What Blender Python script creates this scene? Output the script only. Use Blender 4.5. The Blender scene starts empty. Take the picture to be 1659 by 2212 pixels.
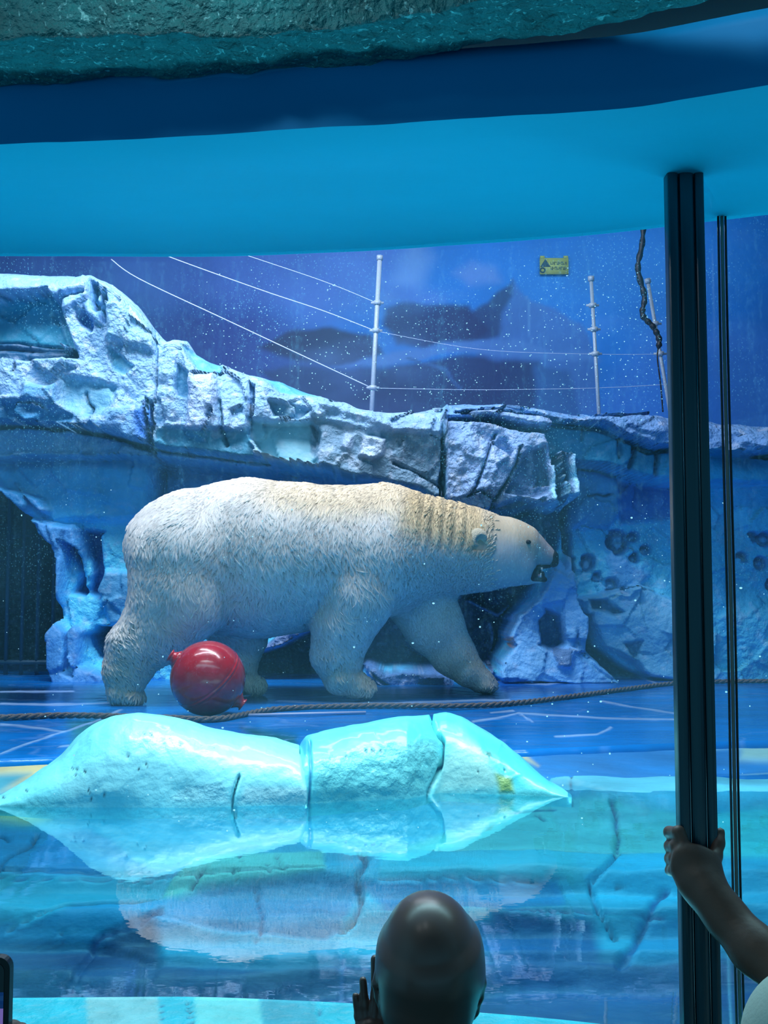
import bpy, math, random
import numpy as np
from mathutils import Vector
from mathutils.bvhtree import BVHTree

C = bpy.context.scene.collection
scn = bpy.context.scene
F, CX, CY = 2300.0, 829.5, 1106.0          # focal length in pixels of a 1659x2212 frame
PITCH = math.atan(164 / F)
CA, SA = math.cos(PITCH), math.sin(PITCH)
EYE = 1.6
random.seed(4)
rng = np.random.default_rng(7)

# ------------------------------------------------------------------ camera, world, lights
cam_d = bpy.data.cameras.new('camera'); cam = bpy.data.objects.new('camera', cam_d); C.objects.link(cam)
cam.location = (0, 0, EYE); cam.rotation_euler = (math.pi / 2 + PITCH, 0, 0)
cam_d.sensor_fit = 'HORIZONTAL'; cam_d.sensor_width = 36; cam_d.lens = F / 1659 * 36
cam_d.clip_start = 0.02
scn.camera = cam
w = bpy.data.worlds.new('world'); scn.world = w; w.use_nodes = True
w.node_tree.nodes['Background'].inputs[0].default_value = (0.035, 0.15, 0.22, 1)
w.node_tree.nodes['Background'].inputs[1].default_value = 2.0
scn.view_settings.view_transform = 'Standard'; scn.view_settings.look = 'None'
scn.view_settings.gamma = 1; scn.view_settings.exposure = 0.0; scn.view_settings.use_curve_mapping = False
scn.cycles.transparent_max_bounces = 24; scn.cycles.max_bounces = 6
scn.cycles.caustics_reflective = False; scn.cycles.caustics_refractive = False

def area(name, loc, aim, sx, sy, power, col, spread=180):
    d = bpy.data.lights.new(name, 'AREA'); d.shape = 'RECTANGLE'; d.size = sx; d.size_y = sy
    d.energy = power; d.color = col; d.spread = math.radians(spread)
    o = bpy.data.objects.new(name, d); C.objects.link(o); o.location = loc
    o.rotation_euler = (Vector(aim) - Vector(loc)).to_track_quat('-Z', 'Y').to_euler()
    return o
area('ceiling_light_bear', (-0.3, 4.95, 4.75), (0, 5.6, 1.0), 3.6, 0.35, 90, (0.98, 0.93, 1.0))
area('ceiling_light_rock', (-1.2, 4.6, 4.75), (-1.3, 6.4, 2.6), 3.2, 0.4, 70, (0.90, 0.91, 1.0), 120)
area('ceiling_light_pool', (0.0, 3.0, 3.6), (0, 3.0, 0.95), 3.0, 0.5, 39, (0.74, 0.97, 1.0), 75)
area('ceiling_light_wall', (0.8, 7.6, 4.9), (0.6, 9.1, 3.4), 5.0, 0.3, 42, (0.6, 0.92, 1.0))
area('front_fill_light', (0, 2.1, 3.6), (0.3, 6.4, 1.5), 5.0, 0.5, 28, (0.42, 0.86, 1.0))  # added cyan fill, unseen, lifts the rock wall and the bear's side
area('sill_fill_light', (0, 2.04, 2.46), (0, 1.75, 0.95), 3.0, 0.06, 15, (0.5, 0.95, 1.0), 110)  # unseen lamp added above the glass to brighten sill and mounds
area('soffit_fill_light', (0.0, 1.93, 0.70), (0, 1.45, 2.14), 3.0, 0.10, 13, (0.30, 0.88, 1.0), 120)  # unseen strip added below the water to light the soffit from underneath
for i, (x, y) in enumerate([(-0.75, 0.93), (-0.25, 0.95), (0.35, 0.95)]):
    area('visitor_lamp', (x, y, 2.38), (.05, 1.35, 1.15), 0.04, 0.04, 0.55, (0.9, 0.95, 1.0))

# ------------------------------------------------------------------ helpers
def Pw(px, py, y):
    u = (px - CX) / F; v = (CY - py) / F
    k = y / (CA - v * SA)
    return np.array([u * k, y, EYE + (SA + v * CA) * k])
def V(px, py, y): return Vector(Pw(px, py, y))
def proj(P):
    x, y, z = P[..., 0], P[..., 1], P[..., 2] - EYE
    dep = y * CA + z * SA
    return CX + F * x / dep, CY - F * (-y * SA + z * CA) / dep
def ydepth(py, z): return (EYE - z) / np.tan(np.arctan((np.asarray(py) - CY) / F) - PITCH)
def lin(c):
    c = np.asarray(c, float) / 255.0
    return np.where(c <= 0.04045, c / 12.92, ((c + 0.055) / 1.055) ** 2.4)
def hsh(i, j, k, s):
    n = (i * 374761393 + j * 668265263 + k * 1274126177 + s * 974634777) & 0xffffffff
    n = ((n ^ (n >> 13)) * 1274126177) & 0xffffffff
    return ((n ^ (n >> 16)) & 0xffff) / 65535.0
def vnoise(P, s=0):
    P = np.asarray(P, float); I = np.floor(P).astype(np.int64); f = P - I; f = f * f * (3 - 2 * f)
    r = 0
    for a in (0, 1):
        for b in (0, 1):
            for c in (0, 1):
                wgt = (f[..., 0] if a else 1 - f[..., 0]) * (f[..., 1] if b else 1 - f[..., 1]) * (f[..., 2] if c else 1 - f[..., 2])
                r = r + wgt * hsh(I[..., 0] + a, I[..., 1] + b, I[..., 2] + c, s)
    return r * 2 - 1
def fbm(P, s=0, o=4):
    r = 0; a = 1
    for i in range(o):
        r = r + a * vnoise(P * 2 ** i, s + i * 17); a *= .5
    return r / 1.6
def facets(P, s=0):
    """planar chips: piecewise tilted cells"""
    I = np.floor(P).astype(np.int64); best = np.full(P.shape[:-1], 9.0); val = np.zeros(P.shape[:-1])
    for a in (-1, 0, 1):
        for b in (-1, 0, 1):
            for c in (-1, 0, 1):
                J = I + np.array([a, b, c])
                h = [hsh(J[..., 0], J[..., 1], J[..., 2], s + q) for q in range(6)]
                d = P - (J + np.stack(h[:3], -1)); dd = (d ** 2).sum(-1)
                v = d[..., 0] * (h[3] - .5) + d[..., 2] * (h[4] - .5) + (h[5] - .5) * .6
                m = dd < best; best = np.where(m, dd, best); val = np.where(m, v, val)
    return val
def sstep(a, b, x):
    t = np.clip((x - a) / (b - a), 0, 1); return t * t * (3 - 2 * t)
def seg_dist(px, py, pts, closed):
    d = np.full(px.shape, 1e9); n = len(pts)
    for i in range(n if closed else n - 1):
        ax, ay = pts[i]; bx, by = pts[(i + 1) % n]
        ex, ey = bx - ax, by - ay; L = ex * ex + ey * ey + 1e-9
        t = np.clip(((px - ax) * ex + (py - ay) * ey) / L, 0, 1)
        d = np.minimum(d, (px - ax - t * ex) ** 2 + (py - ay - t * ey) ** 2)
    return np.sqrt(d)
def inside(px, py, pts):
    r = np.zeros(px.shape, bool); n = len(pts)
    for i in range(n):
        ax, ay = pts[i]; bx, by = pts[(i + 1) % n]
        if ay == by: continue
        c = ((ay > py) != (by > py)) & (px < (bx - ax) * (py - ay) / (by - ay) + ax)
        r ^= c
    return r
def apply_feats(px, py, feats, base_col):
    """feature: (kind, points, offset, feather, colour or None, colour feather, rough or None)"""
    off = np.zeros(px.shape); col = np.broadcast_to(lin(base_col), px.shape + (3,)).copy(); rough = np.zeros(px.shape) + .5
    for f in feats:
        kind, pts, o, fe, c = f[:5]; cf = f[5] if len(f) > 5 and f[5] else fe; ro = f[6] if len(f) > 6 else None
        xs = [p[0] for p in pts]; ys = [p[1] for p in pts]; m = max(fe, cf) * 2 + 4
        sel = (px > min(xs) - m) & (px < max(xs) + m) & (py > min(ys) - m) & (py < max(ys) + m)
        if not sel.any(): continue
        x, y = px[sel], py[sel]
        if kind == 'p':
            sd = seg_dist(x, y, pts, True) * np.where(inside(x, y, pts), 1, -1)
            wo = sstep(-fe, fe, sd); wc = sstep(-cf, cf, sd)
        else:
            d = seg_dist(x, y, pts, False); wo = 1 - sstep(fe * .2, fe, d); wc = 1 - sstep(cf * .2, cf, d)
        off[sel] += o * wo
        if c is not None:
            col[sel] = col[sel] * (1 - wc[:, None]) + lin(c) * wc[:, None]
        if ro is not None: rough[sel] = rough[sel] * (1 - wc) + ro * wc
    return off, col, rough
def mesh_from(name, verts, faces, mat=None, cols=None, smooth=True, parent=None, link=True):
    verts = np.asarray(verts, np.float32).reshape(-1, 3); me = bpy.data.meshes.new(name)
    faces = np.asarray(faces, np.int32); n, k = faces.shape
    me.vertices.add(len(verts)); me.vertices.foreach_set('co', verts.ravel())
    me.loops.add(n * k); me.loops.foreach_set('vertex_index', faces.ravel())
    me.polygons.add(n); me.polygons.foreach_set('loop_start', np.arange(0, n * k, k, dtype=np.int32))
    me.update(calc_edges=True); me.validate()
    if smooth: me.polygons.foreach_set('use_smooth', np.ones(len(me.polygons), bool))
    if cols is not None:
        cols = np.asarray(cols, np.float32).reshape(len(verts), -1)
        if cols.shape[1] == 3: cols = np.hstack([cols, np.full((len(verts), 1), .5, np.float32)])
        a = me.color_attributes.new('Col', 'FLOAT_COLOR', 'POINT'); a.data.foreach_set('color', cols.ravel())
    if mat: me.materials.append(mat)
    o = bpy.data.objects.new(name, me)
    if link: C.objects.link(o)
    if parent: o.parent = parent
    return o
def grid_faces(nr, nc):
    i = np.arange(nr * nc).reshape(nr, nc)
    return np.stack([i[:-1, :-1], i[:-1, 1:], i[1:, 1:], i[1:, :-1]], -1).reshape(-1, 4)
def empty(name, loc=(0, 0, 0)):
    o = bpy.data.objects.new(name, None); o.empty_display_size = .1; C.objects.link(o); return o
def tag(o, label=None, cat=None, group=None, kind=None):
    if label: o['label'] = label
    if cat: o['category'] = cat
    if group: o['group'] = group
    if kind: o['kind'] = kind
    return o
def box_data(a, b, bev=0):
    x0, y0, z0 = a; x1, y1, z1 = b
    v = [(x0, y0, z0), (x1, y0, z0), (x1, y1, z0), (x0, y1, z0), (x0, y0, z1), (x1, y0, z1), (x1, y1, z1), (x0, y1, z1)]
    f = [(0, 3, 2, 1), (4, 5, 6, 7), (0, 1, 5, 4), (1, 2, 6, 5), (2, 3, 7, 6), (3, 0, 4, 7)]
    return v, f
def box(name, a, b, mat, parent=None, bev=0):
    v, f = box_data(a, b); o = mesh_from(name, v, f, mat, smooth=False, parent=parent)
    if bev:
        m = o.modifiers.new('bevel', 'BEVEL'); m.width = bev; m.segments = 3
    return o
def tube_data(pts, rads, n=10, twist=0):
    pts = [Vector(p) for p in pts]; vs = []; fs = []
    if not hasattr(rads, '__len__'): rads = [rads] * len(pts)
    up = Vector((0.3, 0.2, 1)).normalized()
    for i, p in enumerate(pts):
        t = (pts[min(i + 1, len(pts) - 1)] - pts[max(i - 1, 0)]).normalized()
        s = t.cross(up)
        if s.length < .05: s = t.cross(Vector((1, 0, 0)))
        s.normalize(); q = s.cross(t)
        for k in range(n):
            a = 2 * math.pi * k / n; vs.append(p + (s * math.cos(a) + q * math.sin(a)) * rads[i])
    for i in range(len(pts) - 1):
        for k in range(n):
            fs.append((i * n + k, i * n + (k + 1) % n, (i + 1) * n + (k + 1) % n, (i + 1) * n + k))
    c0 = len(vs); vs.append(pts[0]); vs.append(pts[-1])
    L = (len(pts) - 1) * n
    for k in range(n):
        fs.append((c0, (k + 1) % n, k, k)); fs.append((c0 + 1, L + k, L + (k + 1) % n, L + (k + 1) % n))
    return vs, fs
def mesh_py(name, vs, fs, mat=None, smooth=True, parent=None):
    me = bpy.data.meshes.new(name)
    me.from_pydata([tuple(v) for v in vs], [], [tuple(dict.fromkeys(f)) for f in fs]); me.update()
    if smooth: me.polygons.foreach_set('use_smooth', np.ones(len(me.polygons), bool))
    if mat: me.materials.append(mat)
    o = bpy.data.objects.new(name, me); C.objects.link(o)
    if parent: o.parent = parent
    return o
def tube(name, pts, r, mat, parent=None, n=10): return mesh_py(name, *tube_data(pts, r, n), mat, True, parent)
def merge(parts):
    V_, F_ = [], []; b = 0
    for v, f in parts:
        V_ += list(v); F_ += [tuple(i + b for i in q) for q in f]; b += len(v)
    return V_, F_
def catmull(pts, n=8):
    pts = [Vector(p) for p in pts]; P = [pts[0]] + pts + [pts[-1]]; out = []
    for i in range(1, len(P) - 2):
        for k in range(n):
            t = k / n; a, b, c, d = P[i - 1], P[i], P[i + 1], P[i + 2]
            out.append(0.5 * ((2 * b) + (c - a) * t + (2 * a - 5 * b + 4 * c - d) * t * t + (3 * b - a - 3 * c + d) * t ** 3))
    out.append(pts[-1]); return out

# ---- materials
def nt(name):
    m = bpy.data.materials.new(name); m.use_nodes = True; t = m.node_tree
    return m, t, t.nodes['Principled BSDF'], t.nodes['Material Output']
def mat(name, col=None, rough=.6, metal=0, attr=False, bump=0, bscale=60, bstretch=(1, 1, 1), vary=0, vscale=4, coat=0, spec=.5, rough_mask=False, emit=None, sheen=0, detail=6, sss=0):
    m, t, b, out = nt(name); L = t.links.new
    if col is not None: b.inputs['Base Color'].default_value = (*lin(col), 1)
    b.inputs['Roughness'].default_value = rough; b.inputs['Metallic'].default_value = metal
    b.inputs['Specular IOR Level'].default_value = spec
    b.inputs['Coat Weight'].default_value = coat; b.inputs['Coat Roughness'].default_value = .08
    b.inputs['Sheen Weight'].default_value = sheen
    if sss: b.inputs['Subsurface Weight'].default_value = sss; b.inputs['Subsurface Scale'].default_value = .02
    tc = t.nodes.new('ShaderNodeTexCoord'); mp = t.nodes.new('ShaderNodeMapping'); mp.inputs['Scale'].default_value = bstretch
    L(tc.outputs['Object'], mp.inputs[0])
    src = None
    if attr:
        a = t.nodes.new('ShaderNodeVertexColor'); a.layer_name = 'Col'; src = a.outputs['Color']
    elif col is not None:
        r = t.nodes.new('ShaderNodeRGB'); r.outputs[0].default_value = (*lin(col), 1); src = r.outputs[0]
    if vary:
        n = t.nodes.new('ShaderNodeTexNoise'); n.inputs['Scale'].default_value = vscale; n.inputs['Detail'].default_value = 6
        L(mp.outputs[0], n.inputs['Vector'])
        r = t.nodes.new('ShaderNodeMapRange'); r.inputs[1].default_value = .3; r.inputs[2].default_value = .7
        r.inputs[3].default_value = 1 - vary; r.inputs[4].default_value = 1 + vary; L(n.outputs[0], r.inputs[0])
        mm = t.nodes.new('ShaderNodeVectorMath'); mm.operation = 'SCALE'; L(src, mm.inputs[0]); L(r.outputs[0], mm.inputs['Scale']); src = mm.outputs[0]
    if src is not None: L(src, b.inputs['Base Color'])
    if bump:
        n = t.nodes.new('ShaderNodeTexNoise'); n.inputs['Scale'].default_value = bscale; n.inputs['Detail'].default_value = detail
        L(mp.outputs[0], n.inputs['Vector'])
        bp = t.nodes.new('ShaderNodeBump'); bp.inputs['Distance'].default_value = .02; L(n.outputs[0], bp.inputs['Height'])
        if rough_mask and attr:
            mu = t.nodes.new('ShaderNodeMath'); mu.operation = 'MULTIPLY'; mu.inputs[1].default_value = bump * 2; L(a.outputs['Alpha'], mu.inputs[0]); L(mu.outputs[0], bp.inputs['Strength'])
        else: bp.inputs['Strength'].default_value = bump
        L(bp.outputs[0], b.inputs['Normal'])
    if emit: b.inputs['Emission Color'].default_value = (*lin(emit[0]), 1); b.inputs['Emission Strength'].default_value = emit[1]
    return m
M = {}
M['rock'] = mat('painted_ice_rock', attr=True, rough=.55, bump=.9, bscale=34, vary=.16, vscale=5, rough_mask=True, detail=8)
M['mural'] = mat('painted_mural', attr=True, rough=.6, vary=.12, vscale=1.5, bump=.1, bscale=20)
M['deck'] = mat('wet_painted_floor', attr=True, rough=.2, spec=.3, bump=.25, bscale=9, bstretch=(.6, 1.6, 1), vary=.12, vscale=7)
M['ice'] = mat('painted_ice', attr=True, rough=.38, bump=.28, bscale=30, vary=.05, vscale=8, coat=.3, rough_mask=True)
M['bed'] = mat('painted_pool_rock', attr=True, rough=.6, bump=.4, bscale=14, bstretch=(.6, 1.2, 1), vary=.2, vscale=6)
M['soffit'] = mat('cyan_painted_plaster', (0, 186, 224), rough=.6, spec=.15, bump=.12, bscale=8, bstretch=(.5, 1, 1), vary=.10, vscale=2.5)
M['beam'] = mat('blue_painted_beam', (0, 140, 205), rough=.6, spec=.15, bump=.2, bscale=6, bstretch=(.4, 1, 1), vary=.2, vscale=2)
M['sill'] = mat('cyan_rock_sill', attr=True, rough=.5, bump=.5, bscale=40, vary=.15, vscale=20)
M['green_rock'] = mat('green_rock_ceiling', (26, 128, 134), rough=.42, bump=1.0, bscale=70, vary=.25, vscale=30, detail=9)
def flecks(m, colr, sc, lo, hi):
    t = m.node_tree; b = t.nodes['Principled BSDF']; L = t.links.new; src = b.inputs['Base Color'].links[0].from_socket
    tc = t.nodes.new('ShaderNodeTexCoord'); n = t.nodes.new('ShaderNodeTexNoise'); n.inputs['Scale'].default_value = sc; n.inputs['Detail'].default_value = 4; n.inputs['Distortion'].default_value = 1.5
    L(tc.outputs['Object'], n.inputs['Vector']); r = t.nodes.new('ShaderNodeMapRange'); r.inputs[1].default_value = lo; r.inputs[2].default_value = hi; L(n.outputs[0], r.inputs[0])
    mx = t.nodes.new('ShaderNodeMix'); mx.data_type = 'RGBA'; L(r.outputs[0], mx.inputs[0]); L(src, mx.inputs[6]); mx.inputs[7].default_value = (*lin(colr), 1); L(mx.outputs[2], b.inputs['Base Color'])
flecks(M['green_rock'], (130, 225, 230), 95, .60, .70)
M['dark_metal'] = mat('dark_bronze_metal', (2, 58, 72), rough=.3, spec=.5)
M['groove'] = mat('black_groove', (4, 10, 14), rough=.4)
M['chrome'] = mat('polished_edge', (190, 205, 205), rough=.15, metal=1)
M['seal'] = mat('black_seal', (6, 18, 24), rough=.5)
M['silicone'] = mat('brown_silicone', (120, 118, 108), rough=.35)
M['red'] = mat('red_scuffed_plastic', (204, 16, 36), rough=.22, coat=.6, bump=.06, bscale=40, vary=.18, vscale=14)
M['skin_dark'] = mat('dark_skin', (104, 80, 72), rough=.33, spec=.5)
M['skin'] = mat('brown_skin', (110, 78, 64), rough=.5, bump=.05, bscale=120)
M['shirt'] = mat('pale_cotton', (205, 215, 200), rough=.9, bump=.1, bscale=200)
M['cloth_dark'] = mat('dark_cotton', (30, 36, 48), rough=.9, bump=.1, bscale=200)
M['black'] = mat('black_rubber', (8, 9, 12), rough=.4)
M['nose'] = mat('bear_nose_leather', (10, 12, 18), rough=.45, spec=.3, bump=.3, bscale=200)
M['mouth'] = mat('mouth_lining', (20, 14, 24), rough=.5, spec=.3)
M['tongue'] = mat('tongue', (120, 90, 120), rough=.3)
M['claw'] = mat('claw', (225, 222, 215), rough=.3)
M['fur'] = mat('white_fur', attr=True, rough=.55, spec=.35, sheen=.2)
M['fur_under'] = mat('white_underfur', attr=True, rough=.7, spec=.2, bump=.12, bscale=50, bstretch=(1.6, 1, .5))
M['galv'] = mat('frosted_galvanised_pipe', (170, 185, 200), rough=.5, metal=.2, bump=.2, bscale=90)
M['wire'] = mat('fence_wire', (190, 205, 230), rough=.4, metal=.2)
M['cable'] = mat('black_cable', (4, 14, 30), rough=.5)
M['rope'] = mat('grey_rope', (120, 112, 110), rough=.9, bump=.6, bscale=150)
M['pale_line'] = mat('pale_strip', (190, 196, 225), rough=.4)
M['sign'] = mat('yellow_sign', (176, 176, 96), rough=.6, vary=.1, vscale=30)
M['sign_ink'] = mat('sign_ink', (30, 60, 74), rough=.7)
M['dark'] = mat('dark_visitor_wall', (14, 34, 44), rough=.8, bump=.3, bscale=12)
M['bars'] = mat('cage_bar', (30, 70, 96), rough=.5, metal=.3)
M['interior'] = mat('enclosure_shell', (30, 150, 190), rough=.8)
def drop_mat():
    m, t, b, out = nt('droplet'); t.nodes.remove(b); tl = t.nodes.new('ShaderNodeBsdfTranslucent'); tl.inputs[0].default_value = (.9, 1, 1, 1)
    t.links.new(tl.outputs[0], out.inputs[0]); return m
M['drop'] = drop_mat()

def schlick(t, f0, cap=1.0, normal=None):
    L = t.links.new; lw = t.nodes.new('ShaderNodeLayerWeight'); lw.inputs['Blend'].default_value = .5
    if normal is not None: L(normal, lw.inputs['Normal'])
    p = t.nodes.new('ShaderNodeMath'); p.operation = 'POWER'; L(lw.outputs['Facing'], p.inputs[0]); p.inputs[1].default_value = 5
    m = t.nodes.new('ShaderNodeMath'); m.operation = 'MULTIPLY_ADD'; L(p.outputs[0], m.inputs[0]); m.inputs[1].default_value = cap - f0; m.inputs[2].default_value = f0
    return m.outputs[0]
def glass_mat():
    m, t, b, out = nt('wet_acrylic'); L = t.links.new; t.nodes.remove(b)
    tr = t.nodes.new('ShaderNodeBsdfTransparent'); tr.inputs[0].default_value = (.93, .975, 1, 1)
    gl = t.nodes.new('ShaderNodeBsdfGlossy'); gl.inputs['Roughness'].default_value = .02
    mx = t.nodes.new('ShaderNodeMixShader'); L(schlick(t, .025), mx.inputs[0]); L(tr.outputs[0], mx.inputs[1]); L(gl.outputs[0], mx.inputs[2])
    # dried spray: small specks, denser in vertical runs, plus a thin film
    tl = t.nodes.new('ShaderNodeBsdfTranslucent'); tl.inputs[0].default_value = (.35, .75, 1, 1)
    tc = t.nodes.new('ShaderNodeTexCoord')
    def vor(scale, stretch, thr0, thr1):
        mp = t.nodes.new('ShaderNodeMapping'); mp.inputs['Scale'].default_value = stretch; L(tc.outputs['Object'], mp.inputs[0])
        v = t.nodes.new('ShaderNodeTexVoronoi'); v.inputs['Scale'].default_value = scale; L(mp.outputs[0], v.inputs['Vector'])
        r = t.nodes.new('ShaderNodeMapRange'); r.inputs[1].default_value = thr0; r.inputs[2].default_value = thr1
        r.inputs[3].default_value = 1; r.inputs[4].default_value = 0; L(v.outputs['Distance'], r.inputs[0]); return r.outputs[0], v
    s1, v1 = vor(230, (1, 1, .8), .10, .22)
    def noise(scale, stretch, a, b_, det=3):
        mp = t.nodes.new('ShaderNodeMapping'); mp.inputs['Scale'].default_value = stretch; L(tc.outputs['Object'], mp.inputs[0])
        n = t.nodes.new('ShaderNodeTexNoise'); n.inputs['Scale'].default_value = scale; n.inputs['Detail'].default_value = det; L(mp.outputs[0], n.inputs['Vector'])
        r = t.nodes.new('ShaderNodeMapRange'); r.inputs[1].default_value = a; r.inputs[2].default_value = b_; L(n.outputs[0], r.inputs[0]); return r.outputs[0]
    def math_(op, a, b_):
        q = t.nodes.new('ShaderNodeMath'); q.operation = op
        for i, z in enumerate((a, b_)):
            if isinstance(z, (int, float)): q.inputs[i].default_value = z
            else: L(z, q.inputs[i])
        return q.outputs[0]
    sep = t.nodes.new('ShaderNodeSeparateXYZ'); L(tc.outputs['Object'], sep.inputs[0])
    hi = t.nodes.new('ShaderNodeMapRange'); hi.inputs[1].default_value = 1.45; hi.inputs[2].default_value = 2.0; hi.inputs[3].default_value = .12; hi.inputs[4].default_value = 1; L(sep.outputs[2], hi.inputs[0])
    runs = noise(70, (1, 1, .04), .52, .70)
    patch = noise(7, (1, 1, 1), .42, .62)
    specks = math_('MULTIPLY', s1, math_('MULTIPLY', patch, hi.outputs[0]))
    col = math_('MULTIPLY', runs, math_('MULTIPLY', noise(180, (1, 1, .5), .45, .65), hi.outputs[0]))
    fac = math_('ADD', math_('MULTIPLY', specks, .34), math_('MULTIPLY', col, .08))
    fac = math_('ADD', fac, math_('MULTIPLY', noise(5, (1, 1, .6), .35, .75), .03))
    m2 = t.nodes.new('ShaderNodeMixShader'); L(fac, m2.inputs[0]); L(mx.outputs[0], m2.inputs[1]); L(tl.outputs[0], m2.inputs[2])
    L(m2.outputs[0], out.inputs[0]); return m
M['glass'] = glass_mat()
def clear_mat(name, tint, ior, bump=None, rough=.0, cap=1.0):
    m, t, b, out = nt(name); L = t.links.new; t.nodes.remove(b)
    tr = t.nodes.new('ShaderNodeBsdfTransparent'); tr.inputs[0].default_value = (*tint, 1)
    gl = t.nodes.new('ShaderNodeBsdfGlossy'); gl.inputs['Roughness'].default_value = rough; gl.inputs[0].default_value = (.92, .97, 1, 1)
    mx = t.nodes.new('ShaderNodeMixShader'); L(schlick(t, ((ior - 1) / (ior + 1)) ** 2, cap), mx.inputs[0]); L(tr.outputs[0], mx.inputs[1]); L(gl.outputs[0], mx.inputs[2]); L(mx.outputs[0], out.inputs[0])
    if bump:
        tc = t.nodes.new('ShaderNodeTexCoord'); mp = t.nodes.new('ShaderNodeMapping'); mp.inputs['Scale'].default_value = (1, 2.2, 1); L(tc.outputs['Object'], mp.inputs[0])
        n = t.nodes.new('ShaderNodeTexNoise'); n.inputs['Scale'].default_value = bump[0]; n.inputs['Detail'].default_value = 3; L(mp.outputs[0], n.inputs['Vector'])
        bp = t.nodes.new('ShaderNodeBump'); bp.inputs['Distance'].default_value = .01; bp.inputs['Strength'].default_value = bump[1]
        L(n.outputs[0], bp.inputs['Height']); L(bp.outputs[0], gl.inputs['Normal'])
    return m
M['water'] = clear_mat('pool_water', (.55, .9, .96), 1.62, (9, .016), .004)
M['fin'] = clear_mat('clear_acrylic_fin', (.95, .98, 1.0), 1.06, None, .3, .08)

# ------------------------------------------------------------------ window reveal: soffit, beam, sill, ceiling
ZW, ZS, ZT = 0.965, 0.971, 2.136          # water level, sill top, soffit
GX = [-2.4, -1.5, -.9, -.605, -.285, -.05, .05, .148, .31, .40, .54, .9, 1.5, 2.4]
GY = [1.64, 1.66, 1.672, 1.676, 1.683, 1.657, 1.637, 1.620, 1.583, 1.545, 1.49, 1.36, 1.1, .7]
def smooth_poly(xs, ys, n=160):
    X = np.linspace(xs[0], xs[-1], n); Y = np.interp(X, xs, ys)
    for _ in range(4): Y[1:-1] = (Y[:-2] + Y[1:-1] * 2 + Y[2:]) / 4
    return X, Y
gX, gY = smooth_poly(GX, GY)
def glass_y(x): return float(np.interp(x, gX, gY))
EX = [-2.4, -1.2, -.458, .0107, .30, .40, .7, 2.4]; EYd = [1.36, 1.32, 1.27, 1.21, 1.168, 1.115, 1.02, .2]
EX2, EY2 = smooth_poly(EX, EYd)
X = np.linspace(-2.4, 2.4, 240); yb = np.interp(X, gX, gY); yf = np.interp(X, EX2, EY2)
nz1 = fbm(np.stack([X * 6, X * 0, X * 0], -1), 3)
yf_e = yf + nz1 * .006
# soffit
R = []
for k in range(14):
    t = k / 13; yy = yf_e * (1 - t) + (yb + .013) * t
    P_ = np.stack([X, yy, np.full_like(X, ZT)], -1); P_[:, 2] += fbm(P_ * 5, 9) * .003 + (.004 * math.sin(t * math.pi)) + (0.010 * (max(0, .12 - t) / .12) ** 2)
    R.append(P_)
R = np.array(R)
o = mesh_from('ceiling', R, grid_faces(*R.shape[:2])[:, ::-1], M['soffit']); tag(o, kind='structure')
# beam face (dark blue) above the soffit's near edge
R = []
for k in range(7):
    t = k / 6; P_ = np.stack([X, yf_e - .002 * math.sin(t * 3.1), ZT + .006 + t * .085 + nz1 * .004 * t], -1); P_[:, 1] += fbm(P_ * 7, 2) * .004; R.append(P_)
P_ = P_.copy(); P_[:, 1] += .25; R.append(P_)
R = np.array(R); o = mesh_from('trim_1', R, grid_faces(*R.shape[:2]), M['beam']); tag(o, kind='structure')
# rough green rock cornice over the visitors
nr, nc = 70, 420
Xc = np.linspace(-1.6, 1.2, nc)
back = np.interp(Xc, [-1.6, -.46, -.2, .027, .13, .22, .29, .345, .40, 1.2], [1.34, 1.265, 1.235, 1.207, 1.17, 1.145, 1.115, 1.08, 1.04, .7])
front = np.interp(Xc, [-1.6, -.43, -.3, -.15, -.05, .05, .3, 1.2], [1.14, 1.14, 1.13, 1.135, 1.11, 1.08, .95, .5])
tt = np.linspace(0, 1, nr)[:, None]
Yc = back * (1 - tt) + front * tt + fbm(np.stack([Xc * 9, Xc * 0, Xc * 0], -1), 5) * .008 * np.sin(tt * 3.14)
R = np.stack([np.broadcast_to(Xc, Yc.shape), Yc, np.full_like(Yc, 2.214)], -1)
R[..., 2] += fbm(R * 30, 11, 5) * .008 + .10 * np.clip(tt - .86, 0, 1) / .14 + .05 * np.clip(.06 - tt, 0, 1) / .06 * sstep(-.02, .1, Xc)
o = mesh_from('ceiling.001', R, grid_faces(nr, nc)[:, ::-1], M['green_rock']); tag(o, kind='structure')
o = box('ceiling.002', (-2.4, -2.0, 2.42), (2.4, 1.9, 2.5), M['dark']); tag(o, kind='structure')
# sill: rock slab edge below the glass
nr, nc = 26, 520
Xs = np.linspace(-1.5, 1.2, nc); gy = np.interp(Xs, gX, gY); tt = np.linspace(0, 1, nr)[:, None]
Ys = gy + .01 - tt * .14
R = np.stack([np.broadcast_to(Xs, Ys.shape), Ys, np.full_like(Ys, ZS)], -1)
R[..., 2] += fbm(R * 22, 21) * .0022 * sstep(0, .1, tt)
px, py = proj(R)
fs = [('l', [(190 + i, 2160), (192 + i, 2212), (200 + i, 2260)], -.003, 2.5, (40, 150, 180), 2) for i in (0, 215, 500, 610)]
fs += [('l', [(405, 2160), (412, 2185), (420, 2230)], -.004, 3, (10, 70, 100), 2), ('l', [(350, 2168), (352, 2250)], -.002, 2, (30, 130, 165), 2)]
fs += [('p', [(185, 2150), (340, 2150), (350, 2260), (195, 2260)], 0, 6, (140, 215, 220)), ('p', [(420, 2150), (560, 2150), (575, 2260), (425, 2260)], 0, 6, (120, 225, 225)),
       ('p', [(560, 2150), (680, 2150), (690, 2260), (575, 2260)], 0, 6, (60, 180, 200))]
off, col, ro = apply_feats(px, py, fs, (30, 205, 225)); R[..., 2] += off
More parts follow.
